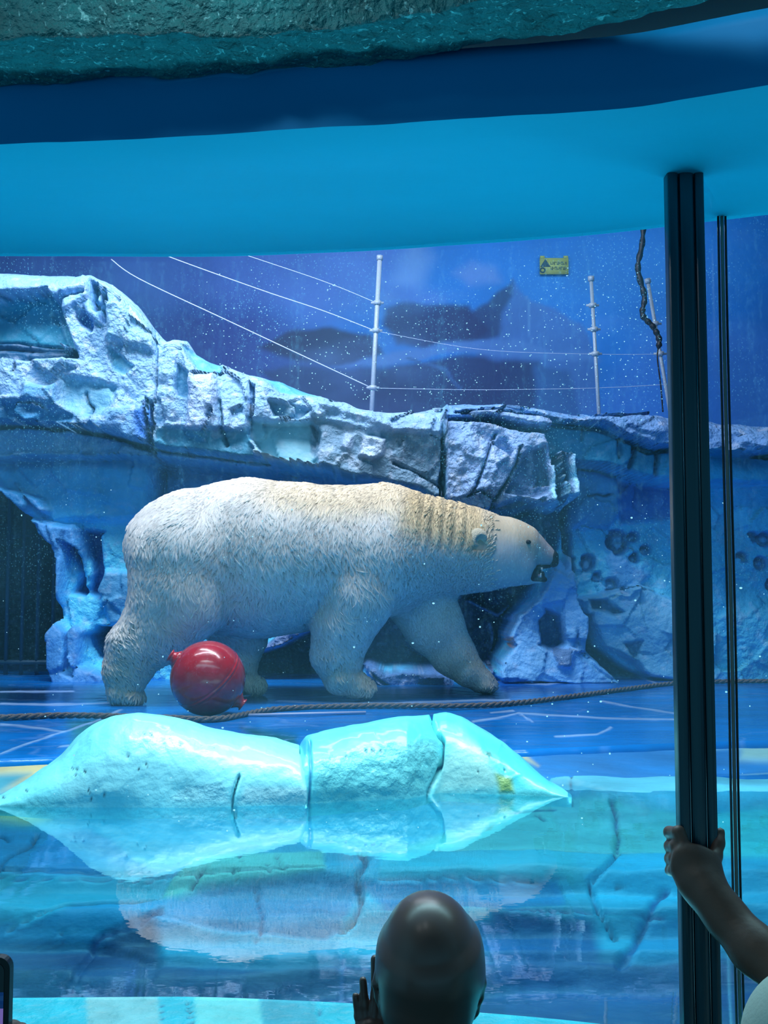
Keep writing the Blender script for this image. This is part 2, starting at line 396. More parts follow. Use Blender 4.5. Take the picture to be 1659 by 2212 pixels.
Rb = R[-1:].copy(); Rb[..., 2] -= .03; Rb[..., 1] -= .012; Rc = Rb.copy(); Rc[..., 2] = 0
R = np.concatenate([R, Rb, Rc]); col = np.concatenate([col, col[-1:], col[-1:]])
o = mesh_from('trim_2', R, grid_faces(nr + 2, nc)[:, ::-1], M['sill'], col); tag(o, kind='structure')
# visitor floor and side walls
o = box('floor', (-2.4, -2.0, -.06), (2.4, 1.75, 0), M['dark']); tag(o, kind='structure')

# ------------------------------------------------------------------ glass
JX = .4885                                   # joint between the two panes
def pane(name, x0, x1, th=.012):
    n = 90; xs = np.linspace(x0, x1, n); ys = np.interp(xs, gX, gY)
    V_ = []
    for (dy, z0, z1) in ((0, .5, ZT + .02), (th, .5, ZT + .02)):
        V_.append([(x, y + dy, z0) for x, y in zip(xs, ys)]); V_.append([(x, y + dy, z1) for x, y in zip(xs, ys)])
    V_ = np.array(V_).reshape(-1, 3); f = []
    for i in range(n - 1):
        f.append((i, i + 1, n + i + 1, n + i)); f.append((2 * n + i + 1, 2 * n + i, 3 * n + i, 3 * n + i + 1))
    return mesh_from(name, V_, f, M['glass'])
win = empty('window_1'); tag(win, kind='structure')
p1 = pane('glass_pane', -2.4, JX - .003); p1.parent = win
p2 = pane('glass_pane', JX + .003, 1.5); p2.parent = win
jy = glass_y(JX)
# joint: black seals either side of a brownish silicone bead
for dx, wd, mt, nm in ((-.0052, .0028, 'seal', 'seal'), (.0, .0042, 'silicone', 'silicone_bead'), (.0052, .0028, 'seal', 'seal')):
    pts = [(JX + dx + .0006 * math.sin(z * 9), jy - .004, z) for z in np.linspace(.955, ZT + .004, 30)]
    v, f = tube_data(pts, wd * .62, 8); mesh_py(nm, v, f, M[mt], True, win)

# water droplets sitting on the pane
drops = []
for k in range(1000):
    if k < 780: px_, py_ = random.uniform(420, 1440), random.betavariate(2, 2) * 380 + 560
    else: px_, py_ = random.uniform(0, 1659), random.uniform(1050, 1800)
    y_ = 1.6
    for _ in range(3): p_ = Pw(px_, py_, y_); y_ = glass_y(p_[0]) - .0012
    p_ = Pw(px_, py_, y_); r = random.uniform(.0006, .0013) * (1.3 if k > 940 else .72)
    sx = random.uniform(.8, 1.5); vs = [(p_[0] + math.cos(a) * r * sx, y_, p_[2] + math.sin(a) * r) for a in np.linspace(0, 2 * math.pi, 7)[:-1]]
    vs.append((p_[0], y_ - r * .5, p_[2])); drops.append((vs, [(i, (i + 1) % 6, 6) for i in range(6)] ))
v, f = merge(drops); o = mesh_py('water_droplet', v, f, M['drop'], True, win); o['kind'] = 'stuff'

# clear fin between post and pane
fx0, fy0 = .4165, 1.372
n_ = Vector((jy - fy0, -(JX - fx0), 0)).normalized() * .004
v = [(fx0 - n_.x, fy0 - n_.y, .955), (JX - n_.x, jy - .006 - n_.y, .955), (JX + n_.x, jy - .006 + n_.y, .955), (fx0 + n_.x, fy0 + n_.y, .955)]
v += [(a, b, ZT + .003) for a, b, c in v]
post = empty('window_post')
tag(post, 'tall dark bronze metal post with bright grooves standing in front of the glass', 'post')
box_f = [(0, 3, 2, 1), (4, 5, 6, 7), (0, 1, 5, 4), (1, 2, 6, 5), (2, 3, 7, 6), (3, 0, 4, 7)]
mesh_from('glass_fin', v, box_f, M['fin'], smooth=False, parent=post)
# post profile: three rounded ribs separated by grooves
x0, x1 = .3695, .4172; yF = 1.352; yBk = 1.372
prof = []
ribs = [(x0, x0 + .0138), (x0 + .0158, x0 + .0338), (x0 + .0358, x1)]
prof.append((x0, yBk))
for a, b in ribs:
    for q in range(9):
        th = math.pi * (1 - q / 8); cxm = (a + b) / 2; rr = (b - a) / 2
        prof.append((cxm + rr * math.cos(th) * (1 if abs(math.cos(th)) > .9 else 1.0), yF + .006 - .006 * math.sin(th) ** .5))
prof.append((x1, yBk))
zz = [0, ZT + .004]; n = len(prof)
v = [(a, b, z) for z in zz for a, b in prof]; f = [(i, (i + 1) % n, n + (i + 1) % n, n + i) for i in range(n)]
mesh_py('post_profile', v, f, M['dark_metal'], False, post)
for gx_ in (x0 + .0148, x0 + .0348):
    mesh_py('groove_strip', *tube_data([(gx_, yF + .0048, .0), (gx_, yF + .0048, ZT)], .0007, 6), M['chrome'], True, post)
box('base_plate', (x0 - .03, yF - .03, 0), (x1 + .03, yBk + .03, .012), M['dark_metal'], post)

# ------------------------------------------------------------------ enclosure shell
o = box('floor.001', (-5.2, 1.7, -.1), (5.2, 9.4, .30), M['interior']); tag(o, kind='structure')
o = box('wall_left.001', (-5.3, 1.7, .3), (-5.2, 9.4, 5.2), M['interior']); tag(o, kind='structure')
o = box('wall_right', (5.2, 1.3, .3), (5.3, 9.4, 5.2), M['interior']); tag(o, kind='structure')
o = box('ceiling.003', (-5.3, 1.9, 5.1), (5.3, 9.4, 5.2), M['interior']); tag(o, kind='structure')
o = box('wall_front', (-5.2, 1.9, 2.56), (5.2, 2.0, 5.1), M['interior']); tag(o, kind='structure')

# back wall: painted sky and mountains
nx_, nz_ = 520, 300
Xb = np.linspace(-5.2, 5.2, nx_); Zb = np.linspace(.3, 5.1, nz_)
R = np.stack(np.broadcast_arrays(Xb[None, :], 9.2, Zb[:, None]), -1).copy()
px, py = proj(R); wx = px + 16 * fbm(R * 3, 1); wy = py + 14 * fbm(R * 3, 8)
sky = (4, 112, 196); dk = (14, 48, 104); md = (30, 84, 160)
fs = [('p', [(-900, 300), (900, 300), (880, 600), (700, 700), (-900, 720)], 0, 90, (72, 112, 190), 70),
      ('p', [(-900, 600), (560, 660), (760, 760), (700, 1100), (-900, 1100)], 0, 50, (38, 76, 150), 50),
      ('p', [(980, 590), (1020, 570), (1070, 580), (1080, 610), (1010, 620)], 0, 10, (84, 128, 200), 14),
      ('p', [(860, 560), (900, 500), (930, 560), (900, 640), (840, 640)], 0, 30, (96, 140, 205), 26),
      ('p', [(800, 600), (940, 630), (960, 650), (880, 660)], 0, 10, (60, 110, 190), 16),
      # peak, lit and shaded flanks as painted
      ('p', [(1105, 605), (1150, 650), (1200, 665), (1260, 700), (1290, 760), (1300, 900), (1000, 900), (1040, 740), (1085, 690)], 0, 4, (54, 104, 176), 6),
      ('p', [(1105, 608), (1110, 640), (1090, 680), (1080, 730), (980, 760), (900, 740), (1010, 680), (1060, 655)], 0, 4, (20, 62, 118), 7),
      ('p', [(840, 660), (900, 650), (1010, 665), (1060, 720), (1000, 750), (860, 740), (830, 700)], 0, 5, dk, 8),
      ('p', [(560, 750), (640, 715), (720, 705), (800, 720), (830, 760), (780, 790), (640, 790)], 0, 5, (16, 44, 92), 8),
      ('p', [(720, 790), (900, 745), (1060, 740), (1120, 735), (1180, 755), (1280, 760), (1300, 780), (1180, 775), (1060, 770), (950, 765), (820, 790)], 0, 3, (70, 118, 186), 7),
      ('p', [(560, 800), (820, 790), (1000, 772), (1160, 785), (1190, 830), (1180, 940), (700, 940)], 0, 6, (12, 50, 106), 9),
      ('p', [(1150, 790), (1230, 800), (1260, 940), (1150, 940)], 0, 6, (36, 86, 150), 10),
      ('l', [(1142, 640), (1150, 690), (1145, 740)], 0, 5, (80, 130, 190), 4), ('l', [(880, 770), (960, 800), (1000, 840)], 0, 5, (40, 84, 144), 6),
      ('p', [(1300, 860), (1400, 720), (1500, 700), (1800, 720), (2600, 720), (2600, 1100), (1300, 1100)], 0, 30, (50, 118, 200), 40),
      ]
off, col, ro = apply_feats(wx, wy, fs, sky)
cl = sstep(.1, .9, fbm(np.stack([R[..., 0] * .8, R[..., 1] * 0, R[..., 2] * 1.8], -1), 31))[..., None]
col = col * (1 - .35 * cl) + lin((110, 150, 215)) * .35 * cl
o = mesh_from('wall_back', R, grid_faces(nz_, nx_), M['mural'], col); tag(o, kind='structure')

# ------------------------------------------------------------------ rock wall
BASE = (70, 168, 208); FROST = (190, 216, 246); TEAL = (60, 158, 196); GREY = (98, 136, 164); DKB = (14, 46, 76); NAVY = (24, 74, 120); LAV = (170, 190, 240)
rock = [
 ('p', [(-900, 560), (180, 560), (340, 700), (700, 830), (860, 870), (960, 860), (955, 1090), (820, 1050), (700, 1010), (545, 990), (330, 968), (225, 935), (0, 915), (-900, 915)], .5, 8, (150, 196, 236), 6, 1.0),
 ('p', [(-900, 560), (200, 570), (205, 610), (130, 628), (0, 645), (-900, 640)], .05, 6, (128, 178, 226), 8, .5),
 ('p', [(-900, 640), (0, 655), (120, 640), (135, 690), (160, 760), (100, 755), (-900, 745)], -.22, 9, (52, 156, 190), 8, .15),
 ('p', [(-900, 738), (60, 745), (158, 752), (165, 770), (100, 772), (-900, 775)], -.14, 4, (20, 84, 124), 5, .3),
 ('p', [(125, 620), (200, 610), (222, 690), (190, 700), (175, 660), (140, 690)], .06, 6, (132, 182, 230), 5, .5),
 ('p', [(208, 620), (224, 622), (224, 690), (214, 690), (207, 660)], -.16, 4, (30, 110, 160), 4, .3),
 ('p', [(225, 625), (275, 640), (335, 715), (330, 760), (230, 730)], .06, 7, (150, 200, 238), 5, .9),
 ('p', [(178, 670), (200, 690), (195, 715), (175, 700)], -.1, 5, (40, 120, 190), 5, .3),
 ('p', [(237, 750), (285, 790), (265, 805), (240, 795)], -.07, 4, (90, 166, 196), 5, .4),
 ('p', [(40, 820), (130, 830), (125, 875), (95, 870), (50, 860)], .08, 10, (100, 166, 214), 9, .6),
 ('p', [(130, 815), (250, 830), (240, 860), (180, 900), (140, 880)], -.06, 8, (112, 176, 206), 8, .4),
 ('p', [(-900, 860), (40, 870), (160, 895), (170, 915), (0, 915), (-900, 910)], -.05, 8, (54, 138, 188), 10, .4),
 ('p', [(190, 880), (330, 870), (330, 960), (240, 930), (190, 915)], .04, 8, (120, 178, 230), 8, .9),
 ('p', [(285, 880), (325, 870), (325, 955), (290, 940)], 0, 8, (60, 130, 224), 10, .8),
 ('l', [(182, 850), (187, 880), (184, 915)], -.05, 5, (40, 100, 130), 3),
 ('l', [(30, 770), (32, 790), (27, 800)], -.04, 4, (30, 90, 130), 3),
 ('l', [(0, 647), (60, 653), (110, 640), (180, 628)], -.05, 4, (40, 96, 140), 3),
 ('l', [(334, 700), (336, 760), (332, 870), (330, 900)], -.05, 4, (90, 150, 200), 3),
 ('l', [(327, 870), (328, 920), (326, 968)], -.22, 7, (14, 44, 76), 5),
 ('p', [(395, 745), (480, 790), (470, 805), (420, 790)], -.08, 5, (90, 170, 206), 6, .3),
 ('p', [(560, 805), (640, 820), (735, 850), (700, 852), (600, 840)], -.08, 5, (80, 166, 210), 6, .3),
 ('p', [(385, 780), (400, 800), (395, 850), (378, 850)], -.09, 5, (60, 130, 170), 5, .3),
 ('p', [(400, 800), (460, 800), (470, 860), (440, 950), (400, 940)], .08, 9, (176, 206, 244), 7, 1.0),
 ('p', [(335, 925), (545, 930), (545, 985), (330, 968)], -.06, 5, (60, 140, 172), 6, .4),
 ('l', [(470, 860), (476, 905), (486, 960)], -.06, 5, (70, 140, 170), 4),
 ('l', [(545, 830), (543, 880), (541, 955)], -.10, 6, (90, 150, 200), 4),
 ('p', [(580, 865), (670, 880), (640, 900), (590, 895)], -.08, 4, (110, 160, 190), 5, .5),
 ('p', [(543, 910), (590, 915), (675, 912), (690, 930), (685, 1000), (600, 990), (545, 965)], -.16, 5, (112, 170, 186), 5, .15),
 ('l', [(541, 950), (552, 975), (600, 995), (690, 1010)], .16, 9, (160, 196, 214), 7, .3),
 ('p', [(672, 895), (800, 930), (950, 945), (955, 1090), (820, 1055), (700, 1010), (675, 980)], -.04, 6, (110, 146, 172), 8, .7),
 ('p', [(785, 938), (832, 950), (826, 985), (800, 995), (774, 984)], .06, 5, (196, 220, 246), 4, 1.0),
 ('p', [(745, 930), (765, 940), (755, 975), (738, 965)], .03, 5, (170, 196, 230), 5, 1.0),
 ('l', [(850, 1000), (900, 1020), (950, 1050)], -.05, 4, (50, 90, 120), 3),
 ('p', [(690, 870), (780, 860), (870, 880), (960, 890), (950, 940), (850, 935), (780, 905)], .05, 8, (150, 192, 232), 8, .9),
 # lower left band
 ('p', [(-900, 968), (0, 948), (130, 937), (225, 957), (330, 973), (600, 1005), (560, 1015), (330, 990), (200, 985), (-900, 1010)], .28, 7, (118, 176, 216), 8, .5),
 ('p', [(-900, 915), (0, 920), (120, 918), (225, 940), (327, 968), (327, 974), (225, 957), (130, 937), (0, 945), (-900, 960)], -.22, 5, (20, 96, 134), 5, .4),
 ('p', [(-900, 985), (320, 985), (320, 1120), (110, 1130), (-900, 1000)], .08, 14, (50, 142, 180), 12, .2),
 ('p', [(330, 990), (700, 1020), (900, 1060), (960, 1095), (960, 1300), (330, 1300)], -.35, 14, (52, 112, 156), 12, .4),
 ('l', [(331, 975), (333, 1060), (332, 1130)], -.10, 9, (16, 60, 100), 8),
 # cave mouth on the left
 ('p', [(-900, 985), (-20, 1010), (0, 1040), (25, 1060), (60, 1095), (95, 1130), (100, 1160), (140, 1185), (148, 1260), (150, 1330), (124, 1362), (124, 1420), (150, 1500), (-900, 1520)], -1.5, 6, (8, 40, 66), 5, .3),
 ('p', [(5, 1025), (50, 1065), (85, 1075), (100, 1100), (90, 1115), (60, 1100), (35, 1080), (0, 1040)], .10, 6, (36, 110, 160), 6, .3),
 ('p', [(100, 1130), (160, 1135), (170, 1200), (160, 1290), (150, 1340), (175, 1360), (170, 1440), (290, 1480), (155, 1495), (128, 1430), (128, 1365), (150, 1330), (146, 1200)], .16, 8, (62, 126, 178), 8, .3),
 ('p', [(165, 1145), (225, 1150), (232, 1250), (215, 1290), (175, 1280), (195, 1240), (175, 1200)], -.14, 9, (20, 70, 124), 8, .3),
 ('p', [(228, 1235), (300, 1240), (300, 1340), (240, 1350), (222, 1300)], .04, 8, (60, 124, 160), 10, .3),
 ('p', [(175, 1375), (200, 1355), (290, 1350), (300, 1420), (215, 1425), (180, 1400)], -.35, 5, (14, 58, 92), 6, .4),
 # behind the legs
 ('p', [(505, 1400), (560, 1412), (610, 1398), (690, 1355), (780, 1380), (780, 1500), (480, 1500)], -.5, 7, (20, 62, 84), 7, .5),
 ('p', [(508, 1396), (545, 1400), (575, 1392), (605, 1372), (640, 1358), (700, 1340), (705, 1352), (640, 1382), (610, 1400), (560, 1416), (520, 1408)], .14, 5, (120, 150, 200), 5, .8),
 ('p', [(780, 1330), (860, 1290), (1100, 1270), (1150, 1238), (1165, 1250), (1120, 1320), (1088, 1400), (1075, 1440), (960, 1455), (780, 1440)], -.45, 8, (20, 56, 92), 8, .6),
 ('p', [(772, 1425), (800, 1432), (830, 1455), (900, 1452), (970, 1446), (985, 1490), (860, 1498), (815, 1470)], .38, 5, (96, 146, 210), 5, .9),
 ('l', [(1020, 1300), (1080, 1330), (1110, 1310)], .08, 7, (96, 130, 180), 5),
 ('l', [(1062, 1350), (1072, 1400), (1060, 1450)], .10, 10, (100, 136, 190), 7, .9),
 # light ragged pillar below the muzzle
 ('p', [(1212, 1190), (1232, 1260), (1246, 1330), (1240, 1400), (1290, 1440), (1330, 1470), (1078, 1470), (1085, 1430), (1112, 1395), (1096, 1372), (1110, 1345), (1095, 1338), (1130, 1322), (1165, 1290), (1190, 1240)], .30, 6, (84, 144, 190), 6, .4),
 ('p', [(1160, 1340), (1180, 1315), (1210, 1330), (1222, 1390), (1200, 1410), (1165, 1390)], -.18, 7, (22, 84, 130), 7, .4),
 ('p', [(1190, 1400), (1240, 1400), (1235, 1440), (1205, 1440)], .05, 7, (100, 146, 200), 7, .8),
 ('l', [(1105, 1380), (1108, 1395)], 0, 6, (170, 120, 90), 7),
 # right boulder
 ('p', [(958, 900), (1050, 905), (1180, 935), (1188, 985), (1210, 1060), (1212, 1100), (1150, 1092), (1120, 1105), (1050, 1108), (962, 1090)], .62, 6, (148, 184, 232), 6, 1.0),
 ('p', [(1128, 985), (1170, 970), (1175, 1010), (1196, 1060), (1150, 1075), (1092, 1062)], -.10, 4, (74, 110, 160), 4, .9),
 ('p', [(1190, 985), (1212, 1060), (1213, 1112), (1160, 1098), (1190, 1090), (1185, 1030)], .08, 4, (124, 176, 206), 5, .5),
 ('l', [(955, 950), (956, 1010), (950, 1040), (956, 1095)], -.22, 5, (24, 56, 84), 4),
 ('l', [(1125, 965), (1116, 1000), (1095, 1040), (1080, 1062), (1060, 1100)], -.10, 4, (30, 70, 110), 3),
 ('l', [(1072, 935), (1050, 990), (1030, 1050), (1020, 1062)], -.05, 4, (90, 130, 180), 3),
 ('l', [(1012, 1068), (1040, 1058), (1070, 1075), (1065, 1095)], -.06, 4, (60, 100, 140), 3),
 ('p', [(1050, 1100), (1125, 1075), (1180, 1105), (1214, 1112), (1200, 1150), (1190, 1200), (1060, 1140)], -.1, 5, (28, 66, 96), 6, .5),
 # right overhang
 ('p', [(960, 858), (1090, 858), (1180, 878), (1290, 895), (1450, 890), (1659, 915), (2400, 915), (2400, 990), (1659, 985), (1560, 985), (1440, 968), (1400, 972), (1340, 950), (1290, 925), (1180, 915), (1150, 905), (1060, 895), (958, 900)], .62, 6, (116, 166, 224), 5, .8),
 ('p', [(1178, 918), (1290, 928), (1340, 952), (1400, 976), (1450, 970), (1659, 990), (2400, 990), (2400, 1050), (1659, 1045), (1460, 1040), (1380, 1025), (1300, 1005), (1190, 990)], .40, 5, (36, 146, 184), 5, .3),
 ('l', [(1372, 960), (1360, 1015)], -.05, 5, (14, 90, 130), 4), ('l', [(1420, 975), (1415, 1030)], -.05, 5, (14, 90, 130), 4), ('l', [(1335, 950), (1337, 990)], -.04, 4, (20, 100, 140), 4), ('l', [(1260, 925), (1258, 950)], -.03, 4, (30, 110, 150), 3),
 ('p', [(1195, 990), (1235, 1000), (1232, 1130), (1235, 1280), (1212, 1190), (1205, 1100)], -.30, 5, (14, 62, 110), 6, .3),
 ('p', [(1236, 1010), (1330, 1040), (1330, 1110), (1310, 1140), (1238, 1140)], .10, 8, (74, 138, 176), 9, .3),
 ('p', [(1330, 1040), (1460, 1050), (1460, 1120), (1340, 1130)], -.04, 9, (20, 88, 150), 10, .3),
 ('p', [(1300, 1180), (1345, 1210), (1400, 1240), (1360, 1290), (1300, 1280), (1320, 1230)], .04, 8, (70, 134, 180), 9, .4),
 ('p', [(1250, 1290), (1300, 1285), (1370, 1265), (1440, 1290), (1470, 1320), (1470, 1470), (1400, 1462), (1380, 1430), (1310, 1400), (1280, 1340)], .14, 7, (80, 146, 180), 8, .4),
 ('p', [(1275, 1296), (1310, 1295), (1350, 1325), (1330, 1330), (1280, 1312)], -.08, 5, (20, 84, 128), 6, .4),
 ('p', [(1245, 1325), (1280, 1330), (1290, 1400), (1330, 1430), (1395, 1470), (1330, 1465), (1300, 1445), (1250, 1390)], -.25, 6, (16, 66, 112), 6, .4),
 ('p', [(1350, 1390), (1390, 1385), (1378, 1420), (1360, 1408)], -.05, 5, (50, 110, 150), 5, .4),
 ('l', [(1270, 1072), (1290, 1068), (1310, 1075)], -.04, 4, (20, 70, 110), 3),
]
for cx, cy, r in [(1333, 1172, 29), (1371, 1207, 11), (1398, 1190, 11), (1372, 1160, 12), (1352, 1275, 9), (1320, 1262, 14), (1268, 1218, 18), (1629, 1160, 11), (1655, 1165, 16), (1605, 1205, 11), (1645, 1215, 14), (1500, 1240, 12), (1680, 1260, 18), (1290, 1245, 10)]:
    ring = [(cx + r * math.cos(a), cy + r * math.sin(a)) for a in np.linspace(0, 6.28, 13)[:-1]]
    rock.append(('p', ring, -.10, 4, (40, 100, 148), 4, .5)); rock.append(('p', [(cx + (x - cx) * .55, cy + 3 + (y - cy) * .55) for x, y in ring], .05, 5, (80, 140, 176), 5, .5))
sky_px = [(-1600, 560), (0, 568), (180, 572), (215, 585), (240, 600), (262, 618), (275, 640), (300, 672), (325, 700), (340, 715), (355, 710), (385, 714), (400, 738), (430, 755), (520, 790), (600, 800), (700, 840), (760, 866), (850, 880), (900, 876), (960, 865), (1090, 862), (1150, 872), (1250, 888), (1320, 880), (1420, 878), (1450, 892), (1659, 915), (3200, 905)]
SD = 6.05
sx_ = np.array([Pw(a, b, SD)[0] for a, b in sky_px]); sz_ = np.array([Pw(a, b, SD)[2] for a, b in sky_px])
Xr = np.concatenate([np.linspace(-5.2, -2.55, 50)[:-1], np.linspace(-2.55, 2.55, 520), np.linspace(2.55, 5.2, 50)[1:]])
ztop = np.interp(Xr, sx_, sz_); NR = 230
v01 = np.linspace(0, 1, NR)[:, None]; Z = .97 + (ztop[None, :] - .97) * v01
Rk = np.stack([np.broadcast_to(Xr, Z.shape), np.full_like(Z, 6.3), Z], -1).copy()
wob = np.stack([fbm(Rk * 5, 41), fbm(Rk * 5, 47)], -1)
for it in range(2):
    Rp = Rk.copy(); Rp[..., 1] = np.minimum(Rp[..., 1], 6.8); px, py = proj(Rp); pyk = py
    off, col, ro = apply_feats(px + 5 * wob[..., 0], py + 5 * wob[..., 1], rock, BASE)
    t = np.clip((Z - (ztop - .16)) / .16, 0, 1)
    Y = 6.62 - off + .22 * (1 - np.sqrt(np.clip(1 - t * t, 0, 1)))
    Rk[..., 1] = np.clip(Y, 5.9, 8.4)
rr = np.stack([Rk[..., 0], Rk[..., 1], Rk[..., 2]], -1)
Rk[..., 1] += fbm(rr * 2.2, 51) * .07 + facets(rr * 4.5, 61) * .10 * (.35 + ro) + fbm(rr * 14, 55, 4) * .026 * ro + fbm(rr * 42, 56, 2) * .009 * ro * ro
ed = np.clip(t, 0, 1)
col *= (1 + .8 * sstep(985, 1040, pyk) * (ro < .65) * (col.mean(-1) > .05))[..., None]  # lower wall colour brightened, standing in for fill light under the overhang
Rk[..., 2] += fbm(rr * 9, 57) * .012 * ed
col *= (1 + .10 * fbm(rr * 4, 71))[..., None]
# frost flecks of paint on the rough parts
fl = sstep(.15, .5, fbm(rr * 26, 77)) * ro * .5
col = col * (1 - fl[..., None]) + lin((214, 228, 250)) * fl[..., None]
top_rows = []; tcols = []
for k in range(1, 13):
    q = Rk[-1].copy(); s = (k / 12) ** 1.3; q[:, 1] = q[:, 1] * (1 - s) + 9.15 * s
    q[:, 2] += .012 * math.sin(min(1, k / 3) * 1.57) - .25 * s + fbm(q * 3, 81) * .05 * s
    top_rows.append(q); tcols.append(np.broadcast_to(lin((150, 180, 226)), q.shape))
Rk = np.concatenate([Rk, np.array(top_rows)]); ro = np.concatenate([ro, np.full((12, ro.shape[1]), .7)])
col = np.clip(np.concatenate([col, np.array(tcols)]), 0, 1)
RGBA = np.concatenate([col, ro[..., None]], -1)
wallrock = empty('rock_wall'); tag(wallrock, 'long frosted artificial ice cliff running behind the polar bear', 'rock wall')
pxm = proj(Rk[120:121])[0][0]
cuts = [-1e9, 331, 955, 1200, 1e9]; bands = np.searchsorted(cuts, pxm) - 1
labs = ['tall pale cliff section at left with dark cave mouth', 'sloping ledge section with frosty top behind the bear back', 'cracked pale boulder section above the bear head', 'smooth cratered section under a teal overhang']
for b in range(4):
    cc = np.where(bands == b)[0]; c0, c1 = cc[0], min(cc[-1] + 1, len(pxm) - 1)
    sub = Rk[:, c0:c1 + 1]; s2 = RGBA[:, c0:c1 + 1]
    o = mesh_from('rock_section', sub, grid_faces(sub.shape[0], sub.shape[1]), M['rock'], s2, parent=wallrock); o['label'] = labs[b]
# cage bars inside the cave
gate = empty('cage_gate'); tag(gate, 'dim vertical cage bars inside the dark cave mouth behind the bear', 'gate')
for xq in np.linspace(-2.75, -1.95, 9):
    tube('bar', [(xq, 6.95, 1.0), (xq, 6.95, 2.42)], .014, M['bars'], gate, 8)
tube('rail', [(-2.85, 6.95, 1.12), (-1.9, 6.95, 1.12)], .016, M['bars'], gate, 8)
tube('rail', [(-2.85, 6.95, 2.3), (-1.9, 6.95, 2.3)], .016, M['bars'], gate, 8)

# ------------------------------------------------------------------ platform the bear walks on
ZP = 1.037
def edge_y(x): return np.interp(x, [-5, -1.3, .5, 1.1, 1.45, 5], [3.45, 3.56, 3.76, 3.92, 4.0, 4.5])
nx_, ny_ = 560, 300
Xd = np.concatenate([np.linspace(-5.1, -2.4, 40)[:-1], np.linspace(-2.4, 2.4, nx_ - 78), np.linspace(2.4, 5.1, 40)[1:]]); s = np.linspace(0, 1, ny_)[:, None]
ye = edge_y(Xd) + .02 * fbm(np.stack([Xd * 4, Xd * 0, Xd * 0], -1), 3)
Yd = ye * (1 - s) + 8.2 * s
R = np.stack([np.broadcast_to(Xd, Yd.shape), Yd, np.full_like(Yd, ZP)], -1)
px, py = proj(R); WH = (150, 190, 235); wv = [
 [(0, 1630), (60, 1605), (120, 1585), (200, 1560), (260, 1535)], [(0, 1565), (90, 1572), (140, 1580)], [(130, 1612), (230, 1605), (330, 1612)], [(0, 1520), (120, 1522), (300, 1519)],
 [(0, 1495), (160, 1493)], [(1020, 1560), (1075, 1553), (1120, 1540), (1180, 1545), (1300, 1552), (1470, 1556)], [(1300, 1515), (1380, 1530), (1460, 1542)], [(1120, 1540), (1150, 1560)],
 [(1060, 1540), (1110, 1535)], [(1200, 1590), (1290, 1585), (1320, 1570)], [(1080, 1470), (1180, 1480), (1240, 1472)], [(1380, 1462), (1420, 1478), (1450, 1476)], [(600, 1515), (900, 1518), (1100, 1512)]]
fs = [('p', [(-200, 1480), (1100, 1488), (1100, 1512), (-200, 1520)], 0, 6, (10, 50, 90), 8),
      ('p', [(1030, 1466), (1460, 1462), (1460, 1490), (1080, 1500)], 0, 4, (30, 110, 200), 8),
      ('p', [(150, 1560), (240, 1545), (300, 1560), (160, 1612)], 0, 12, (30, 120, 110), 18), ('p', [(520, 1570), (640, 1588), (640, 1612), (560, 1600)], 0, 6, (20, 90, 90), 12)]
fs += [('l', l, .002, 4, WH, 3.2) for l in wv]
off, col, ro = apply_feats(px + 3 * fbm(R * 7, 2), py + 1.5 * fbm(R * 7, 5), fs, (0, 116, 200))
st = np.stack([R[..., 0] * 1.2, R[..., 1] * 3.2, R[..., 2] * 0], -1); n1 = fbm(st, 91); n2 = fbm(st * 2.3, 95)
col = col * (1 + .22 * n2)[..., None]
ve = (1 - sstep(0, .035, np.abs(n1 + .1 * n2))) * .45
col = col * (1 - ve[..., None]) + lin((110, 160, 225)) * ve[..., None]
R[..., 2] += off + .006 * fbm(R * 3, 97) * sstep(0, .05, s)
P0 = R[:1].copy(); P0[..., 2] -= .02; P0[..., 1] -= .01; P1 = P0.copy(); P1[..., 2] = .35
R = np.concatenate([P1, P0, R]); col = np.concatenate([col[:1], col[:1], col])
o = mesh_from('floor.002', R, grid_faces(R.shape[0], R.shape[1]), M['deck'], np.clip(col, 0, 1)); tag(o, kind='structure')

# ------------------------------------------------------------------ pool bed
nx_, ny_ = 560, 420
Xq = np.concatenate([np.linspace(-5.1, -2.0, 30)[:-1], np.linspace(-2.0, 2.0, nx_ - 58), np.linspace(2.0, 5.1, 30)[1:]]); s = np.linspace(0, 1, ny_)[:, None]
gy = np.interp(Xq, gX, gY) + .015; gy = np.where(Xq < -2.4, 1.66, np.where(Xq > 2.4, .8, gy)); ye = edge_y(Xq) + .015
Yq = gy * (1 - s) + ye * s
wv2 = .05 * fbm(np.stack([np.broadcast_to(Xq * 1.6, Yq.shape), Yq * 2, Yq * 0], -1), 101)
d_edge = ye - Yq
z = np.interp(d_edge, [0, .04, .33, .6, 1.1, 5], [1.018, 1.012, .945, .925, .90, .88])
z -= .05 * sstep(2.72, 2.66, Yq + wv2) + .06 * sstep(2.58, 2.52, Yq + wv2) + .05 * sstep(2.42, 2.36, Yq + wv2 * 1.4) + .26 * sstep(2.22, 2.0, Yq + wv2)
R = np.stack([np.broadcast_to(Xq, Yq.shape), Yq, z], -1)
px, py = proj(R)
CR = (150, 160, 120)
